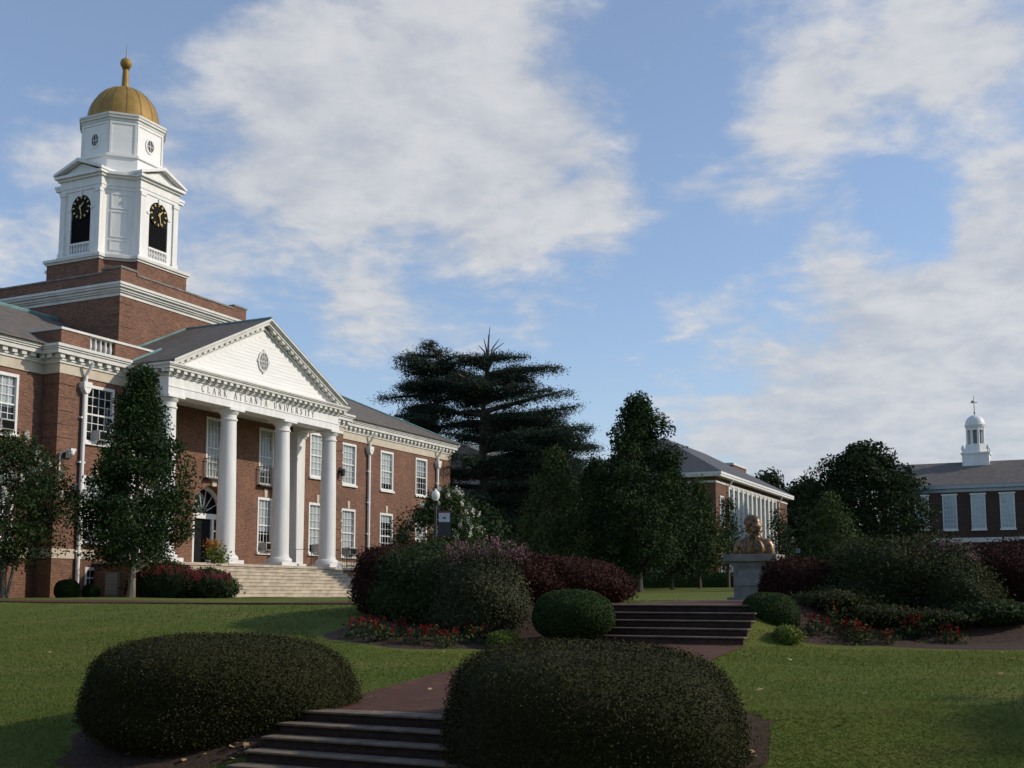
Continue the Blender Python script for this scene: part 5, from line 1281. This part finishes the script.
# ------------------------------------------------------------------ bust on its pedestal
def bust():
    r = ray(755, 594); d = 32.0; x = r.x/r.y*d; g = ground(x, d)+.03
    p = empty('stone_pedestal', (x, d, g), ROT+math.pi/2+math.pi); tag(p, 'grey concrete pedestal with wide slab top carrying the bronze bust', 'pedestal')
    p.rotation_euler = (0, 0, -.45)
    MB().box(-.62, .62, -.62, .62, -.15, .07).build('plinth', 'concrete', p, bevel=.015)
    m = MB().prism([(-.48, -.42), (.48, -.42), (.48, .42), (-.48, .42)], 'z', .07, .94); sh = m.build('shaft', 'concrete', p, bevel=.012)
    MB().box(-.34, .34, -.445, -.421, .38, .80).build('plaque', 'grey', sh, bevel=.006)
    m = MB().prism([(-.49, .90), (.49, .90), (.64, 1.04), (-.64, 1.04)], 'y', -.44, .44); m.build('corbel', 'concrete', p)
    MB().box(-.73, .73, -.54, .54, 1.04, 1.23).build('slab', 'concrete', p, bevel=.012)
    # the figure: head, neck, shoulders in a jacket, one remeshed bronze skin
    z0 = 1.233
    b = empty('bronze_bust', (x, d, g+z0), -.45+.10); b.scale = (.95, .95, .95); tag(b, 'bronze bust of a man in suit and tie on the concrete pedestal', 'statue')
    m = MB()
    def sp(c, sx, sy, sz, rot=None):
        M_ = Matrix.Translation(c)
        if rot: M_ = M_ @ Matrix.Rotation(rot[1], 4, rot[0])
        bmesh.ops.create_uvsphere(m.bm, u_segments=24, v_segments=16, radius=1, matrix=M_ @ Matrix.Diagonal((sx, sy, sz, 1)))
    # torso and shoulders (faces -y)
    sp((0, .03, .16), .44, .27, .36); sp((0, -.02, .14), .41, .285, .34)
    for s in (-1, 1):
        sp((s*.38, .03, .27), .17, .18, .20); sp((s*.47, .02, .10), .125, .16, .28); sp((s*.20, .03, .42), .22, .15, .11, ('Y', s*.32))
        sp((s*.17, -.21, .18), .13, .07, .26, ('Y', s*-.15))
    m.box(-.40, .40, -.14, .20, -.02, .12)
    sp((0, .02, .56), .14, .15, .20)
    hd = MB(); H_ = hd.bm
    def hs(c, sx, sy, sz, rot=None):
        M_ = Matrix.Translation(c)
        if rot: M_ = M_ @ Matrix.Rotation(rot[1], 4, rot[0])
        bmesh.ops.create_uvsphere(H_, u_segments=20, v_segments=14, radius=1, matrix=M_ @ Matrix.Diagonal((sx, sy, sz, 1)))
    hs((0, .03, .15), .165, .205, .185); hs((0, -.02, .03), .145, .185, .20); hs((0, -.08, -.13), .105, .11, .085)     # cranium, face, jaw
    hs((0, -.115, .10), .125, .085, .075)                                                                                # forehead
    hs((0, -.215, .02), .030, .040, .070, ('X', .30)); hs((0, -.232, -.022), .044, .038, .026)                          # nose
    for s in (-1, 1):
        hs((s*.058, -.178, .085), .052, .026, .018, ('Y', s*.15)); hs((s*.082, -.140, -.015), .056, .050, .055); hs((s*.160, .03, .02), .022, .048, .070)
        hs((s*.060, -.160, .045), .030, .020, .015); hs((s*.085, -.07, -.10), .045, .08, .05); hs((s*.150, .0, .12), .03, .10, .09)
    hs((0, -.182, -.062), .070, .026, .014); hs((0, -.182, -.084), .050, .026, .012); hs((0, -.174, -.106), .044, .026, .014); hs((0, -.150, -.165), .058, .060, .055)
    hd.xf(Matrix.Translation((0, -.04, .72)) @ Matrix.Rotation(.75, 4, 'Z') @ Matrix.Rotation(.06, 4, 'X') @ Matrix.Scale(1.30, 4))
    me = bpy.data.meshes.new('t'); H_.to_mesh(me); H_.free(); m.bm.from_mesh(me); bpy.data.meshes.remove(me)
    body = m.build('figure', 'bronze', b)
    rm = body.modifiers.new('remesh', 'REMESH'); rm.mode = 'VOXEL'; rm.voxel_size = .011; rm.use_smooth_shade = True
    sm = body.modifiers.new('smooth', 'SMOOTH'); sm.factor = .5; sm.iterations = 2
    # lapels, collar, tie
    j = MB()
    for s in (-1, 1):
        j.prism([(s*.015, .04), (s*.19, .36), (s*.13, .40), (s*.14, .52), (s*.09, .50), (s*.03, .22)], 'y', -.325, -.24)
        j.prism([(s*.02, .47), (s*.085, .42), (s*.13, .53), (s*.06, .56)], 'y', -.255, -.10)
    j.xf(Matrix.Rotation(-.08, 4, 'X')); j.build('lapel', 'bronze', b, bevel=.012)
    MB().prism([(-.035, .47), (.035, .47), (.05, .10), (0, .03), (-.05, .10)], 'y', -.315, -.25).build('necktie', 'bronze', b, bevel=.01)
    h = MB(); gq = np.random.default_rng(4)
    Hm = Matrix.Translation((0, -.04, .72)) @ Matrix.Rotation(.75, 4, 'Z') @ Matrix.Scale(1.30, 4)
    for k in range(260):
        a = gq.uniform(.15, 2*math.pi-.15)-math.pi/2; e = gq.uniform(-.05, 1.3); v = Vector((.160*math.cos(a)*math.cos(e), .035+.196*math.sin(a)*math.cos(e), .155+.172*math.sin(e)))
        if v.y < -.06 and v.z < .29: continue
        bmesh.ops.create_icosphere(h.bm, subdivisions=1, radius=.022, matrix=Hm @ Matrix.Translation(v))
    h.build('hair', 'bronze', b, smooth=True)
bust()

# ------------------------------------------------------------------ lamps, planter, cabinet
def lamp(px, d, zt, label, banner=True, bx=1):
    r = ray(px, 594); x = r.x/r.y*d; g = ground(x, d); o = empty('street_lamp', (x, d, g), 0); tag(o, label, 'lamp')
    h = zt-g
    m = MB().lathe([(.16, -.1), (.16, .15), (.11, .25), (.07, .6), (.055, h-.50), (.09, h-.46), (.10, h-.34), (.14, h-.30)], 0, 0, 12); m.build('post', 'iron', o, smooth=True)
    m = MB(); m.lathe([(.08, h-.30), (.15, h-.18), (.17, h-.06), (.14, h+.05), (.07, h+.11), (.03, h+.17), (.012, h+.2)], 0, 0, 16); m.build('globe', 'globe', o, smooth=True)
    if banner:
        m = MB(); z1 = h-.72
        m.tube([(0, 0, z1+.02), (bx*.62, 0, z1+.02)], .015, 6); m.tube([(0, 0, z1-1.02), (bx*.62, 0, z1-1.02)], .015, 6); m.build('banner_arm', 'iron', o)
        x0, x1 = sorted((bx*.10, bx*.60))
        b = MB().box(x0, x1, -.012, .012, z1-1.0, z1).build('banner', 'dark_cloth', o)
        MB().box(x0+.03, x1-.03, -.016, -.012, z1-.42, z1-.06).build('banner_panel', 'banner', b)
        MB().box(x0, x1, -.0165, -.0121, z1-.05, z1-.0).build('banner_stripe', 'red_cloth', b)
        MB().prism([((x0+x1)/2-.06, z1-.30), ((x0+x1)/2+.06, z1-.30), ((x0+x1)/2+.06, z1-.23), ((x0+x1)/2-.06, z1-.23)], 'y', -.019, -.0161).build('emblem', 'letter', b)
lamp(435, 46, 4.0, 'lamp post with white globe and banner in the crape myrtle')
lamp(794.5, 96, 4.55, 'distant lamp post with globe and small banner right of the bust')
r = ray(154, 594); d = 46.6; x = r.x/r.y*d
o = empty('lamp_post', (x, d, ground(x, d))); tag(o, 'thin black lamp post half hidden by the young oak', 'lamp')
MB().lathe([(.13, -.1), (.13, .2), (.07, .4), (.055, 4.3), (.09, 4.35), (.1, 4.5)], 0, 0, 12).build('post', 'iron', o)
MB().lathe([(.09, 4.5), (.2, 4.7), (.2, 4.9), (.05, 5.1)], 0, 0, 14).build('globe', 'globe', o, smooth=True)

def planter():
    q = HALL.matrix_world if False else Matrix.Translation((-13.403, 54.0, 0)) @ Matrix.Rotation(ROT, 4, 'Z')
    w = q @ Vector((-1.35, -.72, 1.40)); o = empty('flower_planter', w, 0); tag(o, 'dark planter of lime and orange leaves on the porch edge', 'planter')
    MB().lathe([(.22, 0), (.24, .05), (.30, .38), (.33, .40), (.33, .45), (.28, .45)], 0, 0, 18).build('pot', 'hide', o, smooth=True)
    g = np.random.default_rng(5)
    P = g.normal(size=(420, 3))*np.array([.26, .24, .22])+np.array([.05, -.15, .32]); V, Fq = leaves(P, .15); np_mesh('lime_foliage', V, Fq, 'lime', o, g.random(420))
    P = g.normal(size=(240, 3))*np.array([.18, .18, .15])+np.array([-.16, 0, .78]); V, Fq = leaves(P, .13); np_mesh('orange_foliage', V, Fq, 'orange', o, g.random(240))
planter()
def cabinet():
    q = Matrix.Translation((-13.403, 54.0, 0)) @ Matrix.Rotation(ROT, 4, 'Z'); w = q @ Vector((-5.75, .85, -.14))
    o = empty('air_condenser', w, ROT); tag(o, 'grey condenser cabinet standing against the basement wall', 'air conditioner')
    MB().box(-.42, .42, -.40, .40, 0, .06).build('pad', 'concrete', o); MB().box(-.38, .38, -.36, .36, .06, 1.05).build('casing', 'grey', o, bevel=.02)
    m = MB()
    for k in range(14): m.box(-.34, .34, -.375, -.362, .14+k*.06, .165+k*.06); m.box(-.395, -.382, -.32, .32, .14+k*.06, .165+k*.06)
    m.build('grille', 'acgrey', o)
cabinet()
# scattered fallen leaves
def fallen():
    g = np.random.default_rng(77); P = []
    for px, py in [(195, 752), (205, 757), (215, 748), (228, 752), (236, 745), (250, 750), (190, 748), (222, 758), (240, 757), (232, 760), (300, 655), (355, 668), (160, 640), (460, 655), (430, 690), (100, 660), (790, 660), (850, 655), (925, 680), (760, 690), (880, 655), (960, 690), (700, 755), (712, 748), (690, 758), (720, 742), (660, 763), (705, 736)]+[(int(g.uniform(130, 275)), int(g.uniform(745, 766))) for _ in range(26)]+[(int(g.uniform(640, 760)), int(g.uniform(725, 766))) for _ in range(22)]+[(int(g.uniform(5, 1015)), int(g.uniform(645, 760))) for _ in range(26)]:
        rr = ray(px, py); t = 8.0
        for _ in range(400):
            q = rr*t
            if q.z < ground(q.x, q.y)+.04: break
            t += .08
        P.append((q.x, q.y, ground(q.x, q.y)+.05))
    P = np.array(P); V, Fq = leaves(P, .10, aspect=.7, nrm=np.tile([0, 0, 1.], (len(P), 1)), nmix=.7)
    o = np_mesh('fallen_leaves', V, Fq, 'dead', None, g.random(len(P))); tag(o, 'dry tan leaves scattered on lawn and mulch', 'leaves', kind='stuff')
fallen()

def grass():
    """short uneven blades over the near lawn, thinned with distance"""
    g = np.random.default_rng(123); n = 430000
    d = 11.5+21*g.random(n)**1.7; x = g.uniform(-.5, .5, n)*d
    hx = [((224-CX_)/F_*16.5*.994, 16.5, 2.1), ((590-CX_)/F_*14.4*.994, 14.4, 2.0)]
    keep = np.ones(n, bool); dx, dy = x-A0.x, d-A0.y; S = dx*DX.x+dy*DX.y; Lt = -(dx*DY.x+dy*DY.y)
    keep &= ~((np.abs(Lt) < HW+.03) & (S > -18)); keep &= ~((S > -.02) & (S < 1.65) & (Lt < HW))
    for cx, cy, r_ in hx: keep &= ((x-cx)/r_)**2+((d-cy)/1.35)**2 > 1.0
    for px, dd, rx, ry in ((455, 24.6, 3.0, 2.6), (560, 24.6, 1.4, 1.3), (905, 24.3, 4.6, 2.3)):
        keep &= ((x-(px-CX_)/F_*dd)/rx)**2+((d-dd)/ry)**2 > .97
    patch = np.sin(x*.7+d*.3)+np.sin(x*1.9-d*1.3)*.6+np.sin(x*.23+d*.9); keep &= g.random(n) < (.72+.12*patch)*np.clip((33-d)/9, 0, 1)
    x, d = x[keep], d[keep]; n = len(x)
    z = np.array([ground(a, b) for a, b in zip(x, d)])
    a = g.uniform(0, 6.283, n); h = g.uniform(.016, .038, n)*(1+(d-12)*.02); w = .0022+.00042*d; ln = g.normal(size=(n, 2))*.02
    P = np.stack([x, d, z-.005], 1); sd = np.stack([np.cos(a)*w, np.sin(a)*w, 0*a], 1); tip = P+np.stack([ln[:, 0], ln[:, 1], h], 1)
    V = np.stack([P-sd, P+sd, tip], 1).reshape(-1, 3); Fq = np.arange(3*n).reshape(n, 3)
    T = np.clip(.42+.16*patch[keep]*.6+.2*np.sin(d*1.9+x*.5+.6*np.sin(x*.4))+g.normal(size=n)*.13, 0, 1)
    o = np_mesh('grass', V, Fq, 'bedgrass', None, T); tag(o, 'short mown grass blades covering the near lawn', 'grass', kind='stuff')
grass()
